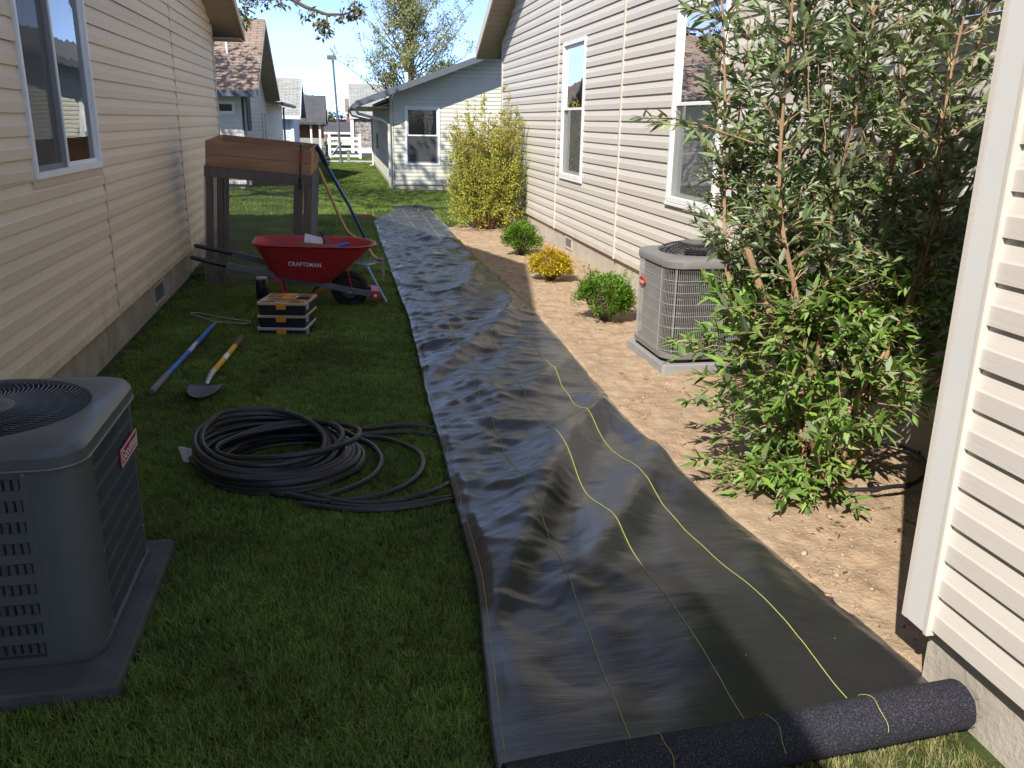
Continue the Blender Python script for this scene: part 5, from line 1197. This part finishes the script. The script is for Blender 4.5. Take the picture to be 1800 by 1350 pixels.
# each turn: centre x, y, z, radius x, radius y, tilt of far side, tilt of left side
turns = [(-.32,4.00,.030,.385,.355,.0,.0),(-.30,3.99,.032,.305,.285,.0,.0),(-.33,4.0,.050,.40,.35,.01,.0),(-.29,4.0,.052,.32,.285,.0,.01),(-.34,4.01,.072,.395,.345,.0,.01),(-.31,3.99,.074,.31,.275,.01,.0),
         (-.33,4.0,.094,.385,.34,.01,.01),(-.35,4.01,.096,.345,.31,.02,.02),(-.36,4.01,.116,.37,.33,.02,.02),(-.38,4.0,.122,.345,.305,.03,.02),(-.39,4.02,.140,.34,.315,.03,.03),(-.41,4.02,.148,.32,.30,.04,.03),(-.43,4.03,.165,.30,.30,.05,.03),(-.43,4.04,.178,.285,.295,.06,.03),(-.30,4.0,.170,.33,.25,-.02,-.02)]
path = []; per = 44
for i in range(len(turns)):
    a = np.array(turns[i], float); b = np.array(turns[min(i+1, len(turns)-1)], float)
    for k in range(per):
        t = k/per; c = a+(b-a)*t; th = 2*math.pi*t + 2.6
        jx, jy = .007*math.sin(i*2.3+th), .007*math.cos(i*1.7+2*th)
        path.append((c[0]+c[3]*math.cos(th)+jx, c[1]+c[4]*math.sin(th)+jy, max(PR+.012, c[2]*.88+.8*c[5]*math.sin(th)-c[6]*math.cos(th))))
MB().tube(path, PR, 8).build('coil', pipe_m, hs, smooth=True)
def loop_path(pts): return smooth_path(pts, 8)
MB().tube(loop_path([(-.10,4.20,.14),(.02,4.26,.05),(.10,4.16,.035),(.135,3.98,.03),(.08,3.78,.03),(-.05,3.64,.03),(-.22,3.58,.03),(-.40,3.68,.035)]), PR, 8).build('loose_loop', pipe_m, hs, smooth=True)
MB().tube(loop_path([(-.05,4.24,.06),(.10,4.30,.035),(.24,4.20,.03),(.33,4.02,.03),(.31,3.80,.03),(.20,3.62,.03),(.04,3.54,.03),(-.14,3.54,.03),(-.3,3.6,.05)]), PR, 8).build('loose_loop', pipe_m, hs, smooth=True)
MB().tube(loop_path([(-.2,3.60,.04),(-.02,3.50,.03),(.16,3.49,.03),(.32,3.55,.03),(.42,3.65,.022),(.52,3.80,.004),(.62,4.05,.0),(.57,4.22,.0),(.46,4.30,.012),(.28,4.36,.03),(.10,4.34,.035),(-.02,4.28,.05)]), PR, 8).build('loose_loop', pipe_m, hs, smooth=True)
MB().tube(loop_path([(-.22,3.52,.03),(-.05,3.44,.03),(.12,3.41,.03),(.28,3.43,.03),(.40,3.48,.022),(.50,3.56,.004),(.70,3.9,.0),(.66,4.25,.0),(.49,4.42,.006),(.30,4.47,.03),(.08,4.44,.03),(-.08,4.34,.04)]), PR, 8).build('loose_loop', pipe_m, hs, smooth=True)
MB().tube(loop_path([(-.1,3.5,.03),(.05,3.44,.03),(.22,3.44,.034),(.36,3.49,.026),(.43,3.53,.016),(.52,3.6,.0)]), PR, 8).build('loose_loop', pipe_m, hs, smooth=True)
MB().tube(loop_path([(-.55,3.83,.05),(-.66,3.90,.05),(-.74,4.0,.055),(-.765,4.06,.06)]), PR*1.05, 8).build('pipe_end', pipe_m, hs, smooth=True)
MB().hexa([(-.80,4.06,.045),(-.735,4.03,.045),(-.730,4.04,.045),(-.795,4.07,.045),(-.825,4.09,.11),(-.755,4.07,.10),(-.75,4.075,.10),(-.82,4.10,.11)]).build('paper_tag', mat('tag_paper', (.50,.48,.44), .8, var=.2, vscale=30), hs)

# ---- drip ring round the big shrub
dr = empty('drip_ring', (2.3, 3.5, 0), 'black drip irrigation tube looped on the soil around the big shrub', 'irrigation tube')
q = []
for t in np.linspace(-2.75, 1.05, 60):
    x_ = 2.275+.47*math.cos(t); y_ = 3.58+.42*math.sin(t); q.append((x_, y_, float(surf_soil(np.array([x_]), np.array([y_]))[0])+.022+.040*max(0, math.cos((t+1.2)*.9))))
MB().tube(q, .0105, 8).build('tube', black_plastic, dr, smooth=True)
for i in (18, 24): MB().tube([q[i], q[i+1]], .0145, 8).build('coupling', black_plastic, dr, smooth=True)
for i in (8, 31, 40): MB().cyl(q[i], (q[i][0], q[i][1], q[i][2]+.022), .007, 8).build('emitter', black_plastic, dr)
# ================================================================== SHRUBS
# ---- big leafy shrub by the near corner
big = empty('leafy_shrub', (2.17, 3.45, 0), 'tall leafy green shrub with tan stems on the soil by the near corner', 'shrub')
base_c = np.array([2.17, 3.46, -.02])
LP, LD, LL, LW, LC, LU = [], [], [], [], [], []
def add_leaves(P, D, U, ln, wd, c): LP.append(P); LD.append(D); LU.append(U); LL.append(ln); LW.append(wd); LC.append(c)
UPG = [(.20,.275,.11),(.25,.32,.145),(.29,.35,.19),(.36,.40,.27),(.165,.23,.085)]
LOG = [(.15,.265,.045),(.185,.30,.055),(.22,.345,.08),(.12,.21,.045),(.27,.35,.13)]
twm = MB()
def twig(s0, d, ln, cols, lsz, rad=.0035, droop=.0, pale=.08):
    d = d/np.linalg.norm(d); e_ = s0 + d*ln + np.array([0,0,-droop*ln]); mid = (s0+e_)/2 + np.array([0,0,.06*ln+droop*ln*.2])
    q = np.array([s0, mid, e_]); twm.tube(q, [rad, rad*.7, rad*.45], 4, cap=False)
    k = max(2, int(ln/.042)); side = np.cross(d, [0,0,1.0]); nn = np.linalg.norm(side); side = side/nn if nn > .1 else np.array([1.0,0,0]); up = np.cross(side, d)
    for i in range(k):
        t = .22 + .72*i/max(1, k-1); p = q[0]*(1-t)**2 + 2*q[1]*t*(1-t) + q[2]*t*t; ax_ = side if i % 2 == 0 else up
        for s_ in (1, -1):
            dd = d*.75 + ax_*s_*.75 + np.array([0,0,.12]) + RNG.standard_normal(3)*.22
            L_ = lsz*RNG.uniform(.65, 1.15)*(1-.25*t)
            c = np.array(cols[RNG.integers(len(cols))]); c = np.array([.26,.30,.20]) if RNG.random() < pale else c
            add_leaves(p, dd, np.array([0,0,1.0])+.45*RNG.standard_normal(3), L_, L_*RNG.uniform(.25,.37), c*(1+.15*RNG.standard_normal()))
    for i in range(4):
        a = i*math.pi/2+.4; dd = d*1.0 + (side*math.cos(a)+up*math.sin(a))*.5; L_ = lsz*RNG.uniform(.5,.9)
        add_leaves(q[2], dd, np.array([0,0,1.0])+.4*RNG.standard_normal(3), L_, L_*.22, np.array(cols[RNG.integers(len(cols))])*(1.1+.12*RNG.standard_normal()))
stems = [ # end point, base radius, top radius
 ((1.60,3.85,2.55),.016),((1.76,3.40,2.7),.017),((1.95,3.85,2.75),.016),((2.05,3.35,2.7),.014),((2.25,3.75,2.8),.018),((2.36,3.40,2.75),.016),((2.48,3.85,2.75),.016),((2.60,3.45,2.65),.018),((2.70,3.80,2.5),.014),((2.55,3.20,2.5),.014),((1.85,3.95,2.1),.012),((2.62,4.0,2.2),.012),((2.15,4.0,2.5),.012),((2.72,3.35,2.2),.013),((2.42,3.15,2.6),.012)]
for (e_, r0) in stems:
    a = RNG.uniform(0, 2*math.pi); s0 = base_c + np.array([.09*math.cos(a), .07*math.sin(a), 0]); e_ = np.array(e_)
    m1 = s0 + (e_-s0)*np.array([.62,.62,.33]); q = np.array(smooth_path([s0, m1, s0+(e_-s0)*np.array([.78,.78,.5])+RNG.standard_normal(3)*np.array([.045,.045,.0]), s0+(e_-s0)*np.array([.85,.85,.72])+RNG.standard_normal(3)*np.array([.055,.055,.0]), e_], 6))
    MB().tube(q, np.linspace(r0*.85, .003, len(q)), 7).build('stem', stem_m, big, smooth=True)
    cum = len(q)
    for k in range(116 if e_[0] < 2.45 else 44):
        t = RNG.uniform(.20, 1.0); p = q[int(t*(cum-1))]; a = RNG.uniform(0, 2*math.pi)
        out = np.array([math.cos(a), math.sin(a)*.8, RNG.uniform(.25, 1.1)]); ln = RNG.uniform(.08, .26)*(1.15-.4*t)
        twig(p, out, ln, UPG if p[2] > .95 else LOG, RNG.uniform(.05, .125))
for k in range(46):   # dead bare twigs
    z = RNG.uniform(.3, 2.2); p = np.array([RNG.uniform(1.7,2.65), RNG.uniform(3.2,3.8), z]); twm.tube(bent(p, p+np.array([RNG.normal(0,.12), RNG.normal(0,.10), RNG.uniform(.1,.35)]), 5, .02), [.003,.0025,.002,.0015,.001], 4, cap=False)
# cut stubs that show as bare thick wood
for (a, b, r_) in (((2.10,3.44,.30),(1.72,3.50,1.12),.019),((2.10,3.46,.35),(1.94,3.60,1.02),.020),((2.2,3.47,0),(2.12,3.42,.36),.026),((2.22,3.47,.0),(2.40,3.42,.75),.020),((2.40,3.42,.75),(2.50,3.5,1.5),.014),((2.25,3.46,.0),(2.66,3.30,.62),.014),((2.66,3.30,.62),(2.84,3.25,.80),.010),((2.15,3.42,0),(2.02,3.30,.30),.018)):
    MB().tube(bent(a, b, 6, .02), np.linspace(r_, r_*.82, 6), 8).build('stem', stem_m, big, smooth=True)
# leafy skirt near the ground
for k in range(420):
    a = RNG.uniform(0, 2*math.pi); h = RNG.uniform(.03, .95); R0 = RNG.uniform(.05, .50)*(1.0 if h > .25 else .9)
    p = base_c + np.array([R0*math.cos(a)*1.12, R0*math.sin(a)*.75, 0]); p[2] = h
    if p[0] < 1.62 or p[0] > 2.74: continue
    if h < .45 and p[0] > 2.30: continue
    if h < .30 and p[1] < 3.36 and p[0] > 2.08: continue
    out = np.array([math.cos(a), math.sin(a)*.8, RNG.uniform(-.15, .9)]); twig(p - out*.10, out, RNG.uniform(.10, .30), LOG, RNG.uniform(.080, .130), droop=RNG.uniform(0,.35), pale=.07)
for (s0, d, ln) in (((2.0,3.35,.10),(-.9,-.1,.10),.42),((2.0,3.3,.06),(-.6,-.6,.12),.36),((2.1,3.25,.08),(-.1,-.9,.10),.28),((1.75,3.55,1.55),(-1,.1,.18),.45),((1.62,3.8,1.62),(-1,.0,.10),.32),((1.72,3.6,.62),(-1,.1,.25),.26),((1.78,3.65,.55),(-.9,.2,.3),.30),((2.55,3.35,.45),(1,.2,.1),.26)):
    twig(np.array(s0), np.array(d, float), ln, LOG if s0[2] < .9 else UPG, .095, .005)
twm.build('twigs', stem_m, big, fixn=False, kind='stuff')
P = np.array(LP); D = np.array(LD); U = np.array(LU); LLn = np.array(LL); LWd = np.array(LW); LCc = np.clip(np.array(LC), .01, .6)
okm = ~((P[:, 0] > 2.16) & (P[:, 2] < .20) & (P[:, 1] < 3.42)) & (P[:, 0] < 2.735) & (P[:, 2] > .02) & ((P[:,0] < 1.60) == False) | ((P[:, 0] >= 1.25) & (P[:, 0] < 1.60) & (P[:,2] > .05))
P, D, U, LLn, LWd, LCc = P[okm], D[okm], U[okm], LLn[okm], LWd[okm], LCc[okm]
view = np.linalg.norm(P-np.array([0,0,1.63]), axis=1)/LLn + np.where(P[:, 2] > 1.9, 30, 0); order = np.argsort(view); near, rest = order[:300], order[300:]
LCc *= (.72+.6*RNG.random((len(LCc), 1))); LLn *= RNG.uniform(.7, 1.15, len(LLn))
foliage('foliage', P[rest], D[rest], U[rest], LLn[rest], LWd[rest], LCc[rest], leaf_m, big, simple=False, fold=.22, droop=.24)
# crowns of paler young leaves at the shoot tops
V, F = leaf_geo(np.zeros((1,3)), np.array([[0,1.0,0]]), np.array([[0,0,1.0]]), np.array([1.0]), np.array([.25]), .18, .16)
leaf_meshes = []
for c in LOG + UPG[:3] + [(.26,.30,.20)]:
    me = bpy.data.meshes.new('leaf'); me.from_pydata([tuple(p) for p in V[0]], [], [tuple(int(i) for i in f) for f in F]); me.materials.append(leaf_m)
    at = me.attributes.new('tint', 'FLOAT_COLOR', 'POINT')
    for dd in at.data: dd.color = (*c, 1)
    leaf_meshes.append(me)
for i in near:
    d = Vector(D[i]).normalized(); s_ = d.cross(Vector(U[i])).normalized(); nrm = s_.cross(d)
    o = bpy.data.objects.new('leaf', leaf_meshes[RNG.integers(len(leaf_meshes)-1) if RNG.random() > .06 else -1]); put(o, big)
    Mx = Matrix((s_, d, nrm)).transposed(); o.rotation_euler = Mx.to_euler(); o.location = P[i]; L_ = LLn[i]; o.scale = (LWd[i]/.25, L_, L_)

# ---- yellow-green twiggy bush
yb = empty('twiggy_bush', (2.17, 13.3, 0), 'large twiggy yellow-green bush against the almond house wall', 'bush')
ts = MB(); PP = []; TC = []
for i in range(190):
    a = RNG.uniform(0, 2*math.pi); rr_ = RNG.random()**.55; b0 = np.array([2.17+.12*rr_*math.cos(a), 13.3+.12*rr_*math.sin(a), 0])
    hgt = RNG.uniform(1.0, 1.88)*(1-.22*rr_**3)*(1+.10*math.sin(3*a+1)); e_ = np.array([2.17+.60*rr_*math.cos(a), 13.3+.55*rr_*math.sin(a), hgt]); e_[0] = min(e_[0], 2.66)
    m1 = b0 + (e_-b0)*np.array([.72,.72,.45]); q = np.array(smooth_path([b0, m1, e_], 6)); ts.tube(q, np.linspace(.006, .0016, len(q)), 4, cap=False)
    for k in range(11):
        s_ = q[RNG.integers(3, len(q))]; d = np.array([math.cos(a)*.6, math.sin(a)*.6, .9])+RNG.standard_normal(3)*.5; ln = RNG.uniform(.06, .22); e2 = s_+d/np.linalg.norm(d)*ln
        if e2[0] > 2.72: continue
        ts.tube([s_, e2], [.0022, .001], 3, cap=False); m_ = RNG.integers(12, 24); PP.append(s_+(e2-s_)*RNG.random((m_,1))+RNG.standard_normal((m_,3))*.014)
for i in range(330):
    a = RNG.uniform(0, 2*math.pi); p0 = np.array([2.17+.45*math.cos(a), 13.3+.45*math.sin(a), RNG.uniform(.08,.95)]); p0[0] = min(p0[0], 2.6)
    e2 = p0+np.array([math.cos(a)*.15, math.sin(a)*.15, RNG.uniform(-.05,.15)]); ts.tube([p0, e2], [.002,.001], 3, cap=False); PP.append(p0+(e2-p0)*RNG.random((14,1))+RNG.standard_normal((14,3))*.025)
ts.build('twigs', mat('twig_tan', (.30,.20,.10), .85, .15, var=.2), yb, fixn=False, kind='stuff')
P = np.concatenate(PP); n = len(P); cc = pick([(.44,.45,.06),(.38,.41,.07),(.32,.35,.06),(.50,.48,.09),(.22,.26,.05)], n)
hi_ = P[:, 2] > 1.2; cc[hi_] = cc[hi_]*np.array([1.0,.92,.9])
foliage('foliage', P, rdir(n)+np.array([0,0,.3]), rdir(n), RNG.uniform(.026,.048,n), RNG.uniform(.013,.021,n), cc, leaf_soft, yb)

def mound(name, label, x, y, r, h, cols, n, ls, cat='shrub', shoots=0, tipc=None):
    o = empty(name, (x, y, 0), label, cat); tw = MB(); zz0 = float(surf_soil(np.array([x]), np.array([y]))[0])
    for i in range(60):
        a = RNG.uniform(0, 2*math.pi); e_ = np.array([x+r*.8*math.cos(a)*RNG.random()**.5, y+r*.8*math.sin(a)*RNG.random()**.5, zz0+h*RNG.uniform(.5,.9)]); tw.tube(bent((x,y,zz0-.01), e_, 4, .02), [.006,.004,.003,.0015], 4, cap=False)
    nc = 46; cd = rdir(nc); cd[:, 2] = np.abs(cd[:, 2])*1.1-.35; cd = unit(cd)*RNG.uniform(.55,.92,(nc,1)); cid = RNG.integers(0, nc, n)
    d = cd[cid] + rdir(n)*(RNG.random((n,1))**.5)*RNG.uniform(.20,.36,(nc,1))[cid]; fillm = RNG.random(n) < .22; d[fillm] = rdir(fillm.sum())*.62; lump = 1+.95*fbm(d[:,0]*2.6+x, d[:,1]*2.6+d[:,2]*2.2+y, 3)
    rad = np.ones((n,1))*(.75+.25*lump[:, None]); P = np.array([x, y, zz0+h*.46]) + d*rad*np.array([r, r, h*.54]); P = P[P[:, 2] > zz0+.015]
    dd = unit(P-np.array([x, y, zz0+h*.2])); S = [P]; DD = [dd+.7*rdir(len(P))]
    for k in range(shoots):
        a = RNG.uniform(0, 2*math.pi); p0 = np.array([x+r*.7*math.cos(a), y+r*.7*math.sin(a), zz0+h*.7]); e_ = p0+np.array([.05*math.cos(a), .05*math.sin(a), RNG.uniform(.06,.17)])
        tw.tube([p0, e_], [.002,.001], 3, cap=False); t = np.linspace(0, 1, 14)[:, None]; S.append(p0+(e_-p0)*t+RNG.standard_normal((14,3))*.006); DD.append(rdir(14)+np.array([0,0,.5]))
    tw.build('twigs', bark_m, o, fixn=False, kind='stuff')
    P = np.concatenate(S); D_ = np.concatenate(DD); k = len(P); c = pick(cols, k)
    if tipc is not None:
        tp = (P[:, 2] > zz0+h*.82) & (RNG.random(k) < .3); c[tp] = np.array(tipc)
    foliage('foliage', P, D_, np.array([0,0,1.0])+.6*rdir(k), RNG.uniform(.7,1.25,k)*ls, RNG.uniform(.42,.6,k)*ls, c, leaf_m, o)
BX = [(.10,.22,.015),(.14,.28,.02),(.07,.15,.015),(.19,.34,.03)]
mound('boxwood', 'round bright green boxwood in front of the twiggy bush', 2.145, 10.45, .235, .42, BX, 6500, .028)
mound('boxwood', 'bright green boxwood with stray shoots beside the taupe air conditioner', 2.13, 6.85, .245, .40, BX, 7500, .025, shoots=14)
mound('golden_spirea', 'low golden yellow shrub between the two green boxwoods', 2.11, 8.75, .24, .33, [(.56,.44,.02),(.62,.50,.03),(.50,.40,.03),(.42,.38,.04),(.55,.34,.02)], 6000, .027, tipc=(.45,.15,.03))

# dry leaves and twig litter on the soil
nl = 330; lx = np.concatenate([RNG.normal(2.15,.22,120), RNG.normal(2.1,.25,80), RNG.uniform(1.7,2.7,130)]); lyy = np.concatenate([RNG.normal(3.35,.28,120), RNG.normal(12.9,.4,80), RNG.uniform(2.1,9.5,130)]); kk = (lx > 1.7) & (lx < 2.72) & (lyy > 2.1); lx, lyy = lx[kk], lyy[kk]; nl = len(lx)
lo_ = foliage('leaf_litter', np.stack([lx, lyy, surf_soil(lx, lyy)+.006], 1), rdir(nl)*np.array([1,1,.15]), np.array([0,0,1.0])+.35*rdir(nl), RNG.uniform(.018,.05,nl), RNG.uniform(.006,.014,nl), pick([(.20,.12,.06),(.28,.19,.10),(.13,.08,.045),(.22,.22,.10)], nl), leaf_soft, None)
tag(lo_, 'dry leaves and litter on the soil under the shrubs')

# ================================================================== GRASS
grass_m = bpy.data.materials.new('grass_blade'); grass_m.use_nodes = True
n_ = grass_m.node_tree.nodes; l_ = grass_m.node_tree.links; p_ = n_['Principled BSDF']; p_.inputs['Roughness'].default_value = .55; p_.inputs['Specular IOR Level'].default_value = .25
at = n_.new('ShaderNodeAttribute'); at.attribute_name = 'tint'
oi = n_.new('ShaderNodeObjectInfo'); r2 = n_.new('ShaderNodeMapRange'); r2.inputs[3].default_value = .72; r2.inputs[4].default_value = 1.28; l_.new(oi.outputs['Random'], r2.inputs[0])
ge = n_.new('ShaderNodeNewGeometry'); nz = n_.new('ShaderNodeTexNoise'); nz.inputs['Scale'].default_value = 1.4; nz.inputs['Detail'].default_value = 5; l_.new(ge.outputs['Position'], nz.inputs['Vector'])
m3 = n_.new('ShaderNodeMapRange'); m3.inputs[1].default_value = .3; m3.inputs[2].default_value = .7; m3.inputs[3].default_value = .62; m3.inputs[4].default_value = 1.38; l_.new(nz.outputs[0], m3.inputs[0])
mm = n_.new('ShaderNodeMath'); mm.operation = 'MULTIPLY'; l_.new(r2.outputs[0], mm.inputs[0]); l_.new(m3.outputs[0], mm.inputs[1])
mc = n_.new('ShaderNodeMix'); mc.data_type = 'RGBA'; mc.blend_type = 'MULTIPLY'; mc.inputs[0].default_value = 1; l_.new(at.outputs['Color'], mc.inputs[6]); l_.new(mm.outputs[0], mc.inputs[7]); l_.new(mc.outputs[2], p_.inputs['Base Color'])
tr = n_.new('ShaderNodeBsdfTranslucent'); l_.new(mc.outputs[2], tr.inputs[0]); ms = n_.new('ShaderNodeMixShader'); ms.inputs[0].default_value = .25; l_.new(p_.outputs[0], ms.inputs[1]); l_.new(tr.outputs[0], ms.inputs[2]); l_.new(ms.outputs[0], n_['Material Output'].inputs[0])

GRN = [(.135,.22,.030),(.16,.25,.036),(.11,.185,.027),(.185,.265,.053),(.21,.265,.08)]
DRY = [(.34,.30,.13),(.26,.26,.09),(.20,.22,.06),(.40,.34,.18)]
def clump(cols, nb, rad, h0, h1, wd, dry=.055):
    V = []; F = []; C = []
    for i in range(nb):
        a = RNG.uniform(0, 2*math.pi); r_ = rad*RNG.random()**.5; b = np.array([r_*math.cos(a), r_*math.sin(a), -.005]); h = RNG.uniform(h0, h1); la = RNG.uniform(0, 2*math.pi); lean = RNG.uniform(.15, .85)*h
        ld = np.array([math.cos(la), math.sin(la), 0]); sd_ = np.array([-ld[1], ld[0], 0])*wd*.5*RNG.uniform(.7,1.2); k = len(V)
        m1 = b + ld*lean*.25 + np.array([0,0,h*.55]); t = b + ld*lean + np.array([0,0,h*RNG.uniform(.75,.98)])
        V += [b-sd_, b+sd_, m1-sd_*.85, m1+sd_*.85, t]; F += [(k,k+1,k+3),(k,k+3,k+2),(k+2,k+3,k+4)]
        c = np.array(cols[RNG.integers(len(cols))])*(1+.15*RNG.standard_normal()); c = np.array(DRY[RNG.integers(4)])*.8 if RNG.random() < dry else c; C += [np.clip(c*.8,.005,1)]*2+[np.clip(c,.005,1)]*2+[np.clip(c*1.15,.005,1)]
    me = bpy.data.meshes.new('grass_clump'); me.from_pydata([tuple(v) for v in V], [], F); me.materials.append(grass_m)
    att = me.attributes.new('tint', 'FLOAT_COLOR', 'POINT'); c4 = np.ones((len(V), 4), dtype=np.float32); c4[:, :3] = np.array(C); att.data.foreach_set('color', c4.ravel())
    return bpy.data.objects.new('grass_clump', me)
def grass(name, P, S, clumps, label):
    """one object; every point carries a clump of blades"""
    me = bpy.data.meshes.new(name); me.vertices.add(len(P)); me.vertices.foreach_set('co', np.asarray(P, np.float32).ravel())
    for nm, tp, arr in (('gs','FLOAT',S), ('gr','FLOAT',RNG.uniform(0, 6.283, len(P))), ('gi','INT',RNG.integers(0, len(clumps), len(P)))):
        a = me.attributes.new(nm, tp, 'POINT'); a.data.foreach_set('value', np.asarray(arr, np.int32 if tp == 'INT' else np.float32))
    o = bpy.data.objects.new(name, me); COL.objects.link(o); tag(o, label, None, None, 'stuff')
    ng = bpy.data.node_groups.new(name, 'GeometryNodeTree'); ng.interface.new_socket('Geometry', in_out='INPUT', socket_type='NodeSocketGeometry'); ng.interface.new_socket('Geometry', in_out='OUTPUT', socket_type='NodeSocketGeometry')
    N = ng.nodes; Lk = ng.links; gi_ = N.new('NodeGroupInput'); go = N.new('NodeGroupOutput'); ip = N.new('GeometryNodeInstanceOnPoints'); ip.inputs['Pick Instance'].default_value = True
    gt = N.new('GeometryNodeGeometryToInstance')
    for c in reversed(clumps):
        ob = N.new('GeometryNodeObjectInfo'); ob.inputs[0].default_value = c; ob.inputs['As Instance'].default_value = False; Lk.new(ob.outputs['Geometry'], gt.inputs[0])
    def attr(nm, dt):
        a = N.new('GeometryNodeInputNamedAttribute'); a.data_type = dt; a.inputs[0].default_value = nm; return a.outputs[0]
    cx_ = N.new('ShaderNodeCombineXYZ'); Lk.new(attr('gr','FLOAT'), cx_.inputs[2])
    er = N.new('FunctionNodeEulerToRotation'); Lk.new(cx_.outputs[0], er.inputs[0])
    Lk.new(gi_.outputs[0], ip.inputs['Points']); Lk.new(gt.outputs[0], ip.inputs['Instance']); Lk.new(attr('gi','INT'), ip.inputs['Instance Index']); Lk.new(er.outputs[0], ip.inputs['Rotation']); Lk.new(attr('gs','FLOAT'), ip.inputs['Scale']); Lk.new(ip.outputs[0], go.inputs[0])
    md = o.modifiers.new('grass', 'NODES'); md.node_group = ng
    return o
cl_near = [clump(GRN, 38, .040, .024, .056, .0027) for _ in range(7)]
cl_far = [clump([tuple(.86*q for q in c) for c in GRN], 26, .075, .035, .065, .0060) for _ in range(5)]
cl_dry = [clump(DRY+GRN[3:], 26, .04, .02, .05, .0030, dry=.35) for _ in range(5)]
def lawn_pts(x0, x1, y0, y1, dens, bias=1.0):
    n = int((x1-x0)*(y1-y0)*dens); return np.stack([RNG.uniform(x0, x1, n), RNG.uniform(y0, y1, n), np.zeros(n)], 1)
fl = lambda y: np.interp(y, yl, xl_)
A_ = np.concatenate([lawn_pts(-1.62, .60, 1.6, 3.2, 2000), lawn_pts(-1.62, .60, 3.2, 5.5, 1500), lawn_pts(-1.62, .60, 5.5, 9.5, 950)])
k_ = (A_[:,0] < fl(A_[:,1])+.05) & ~((A_[:,0] < -.70) & (A_[:,1] > 2.29) & (A_[:,1] < 3.22)) & (A_[:,0] > XL+.03+.07*RNG.random(len(A_)))
k_ &= ~((np.abs(A_[:,0]+.465) < .19) & (np.abs(A_[:,1]-6.93) < .19)); A_ = A_[k_]
S_ = (.58+.45*RNG.random(len(A_)))*(1+.5*fbm(A_[:,0]*2.5, A_[:,1]*2.5))
bare = (A_[:,0] < XL+.16) & (RNG.random(len(A_)) < .6); S_[bare] *= .6
tuck = (A_[:,0] > fl(A_[:,1])-.02); S_[tuck] *= .5
grass('grass', A_, S_, cl_near, 'short green lawn grass near the camera')
B_ = np.concatenate([lawn_pts(-1.62, 1.0, 9.5, 15.2, 420), lawn_pts(-4.5, 3.4, 13.0, 22.0, 300), lawn_pts(-2.2, 1.3, 22, 34.5, 200), lawn_pts(-1.5, 1.6, 36.1, 39, 150)])
k_ = ~((B_[:,0] < XL+.03) & (B_[:,1] < 12.65)) & ~((B_[:,0] > fl(B_[:,1])+.02) & (B_[:,1] < 16.1)  & (B_[:,0] < 1.62)) & ~((B_[:,0] > 1.55) & (B_[:,1] < 14.2+.3*RNG.random(len(B_)))) & ~((B_[:,0] > 1.22+.25*RNG.random(len(B_))) & (B_[:,1] > 20.9)) & ~((B_[:,0] < -2.2) & (B_[:,1] > 21.4)) & ~((B_[:,0] > 2.7) & (B_[:,1] < 15.5)); B_ = B_[k_]
grass('grass', B_, .8+.5*RNG.random(len(B_)), cl_far, 'green lawn grass running back between the houses')
C_ = lawn_pts(.35, 1.72, 1.45, 1.80, 1500); k_ = (fbm(C_[:,0]*7, C_[:,1]*7) > -.16) & (C_[:,1] < 1.72+.075*(C_[:,0]-.4)) & (C_[:,0] < 1.62); C_ = C_[k_]
grass('grass', C_, .5+.5*RNG.random(len(C_)), cl_dry, 'patchy yellowing grass in front of the fabric roll')
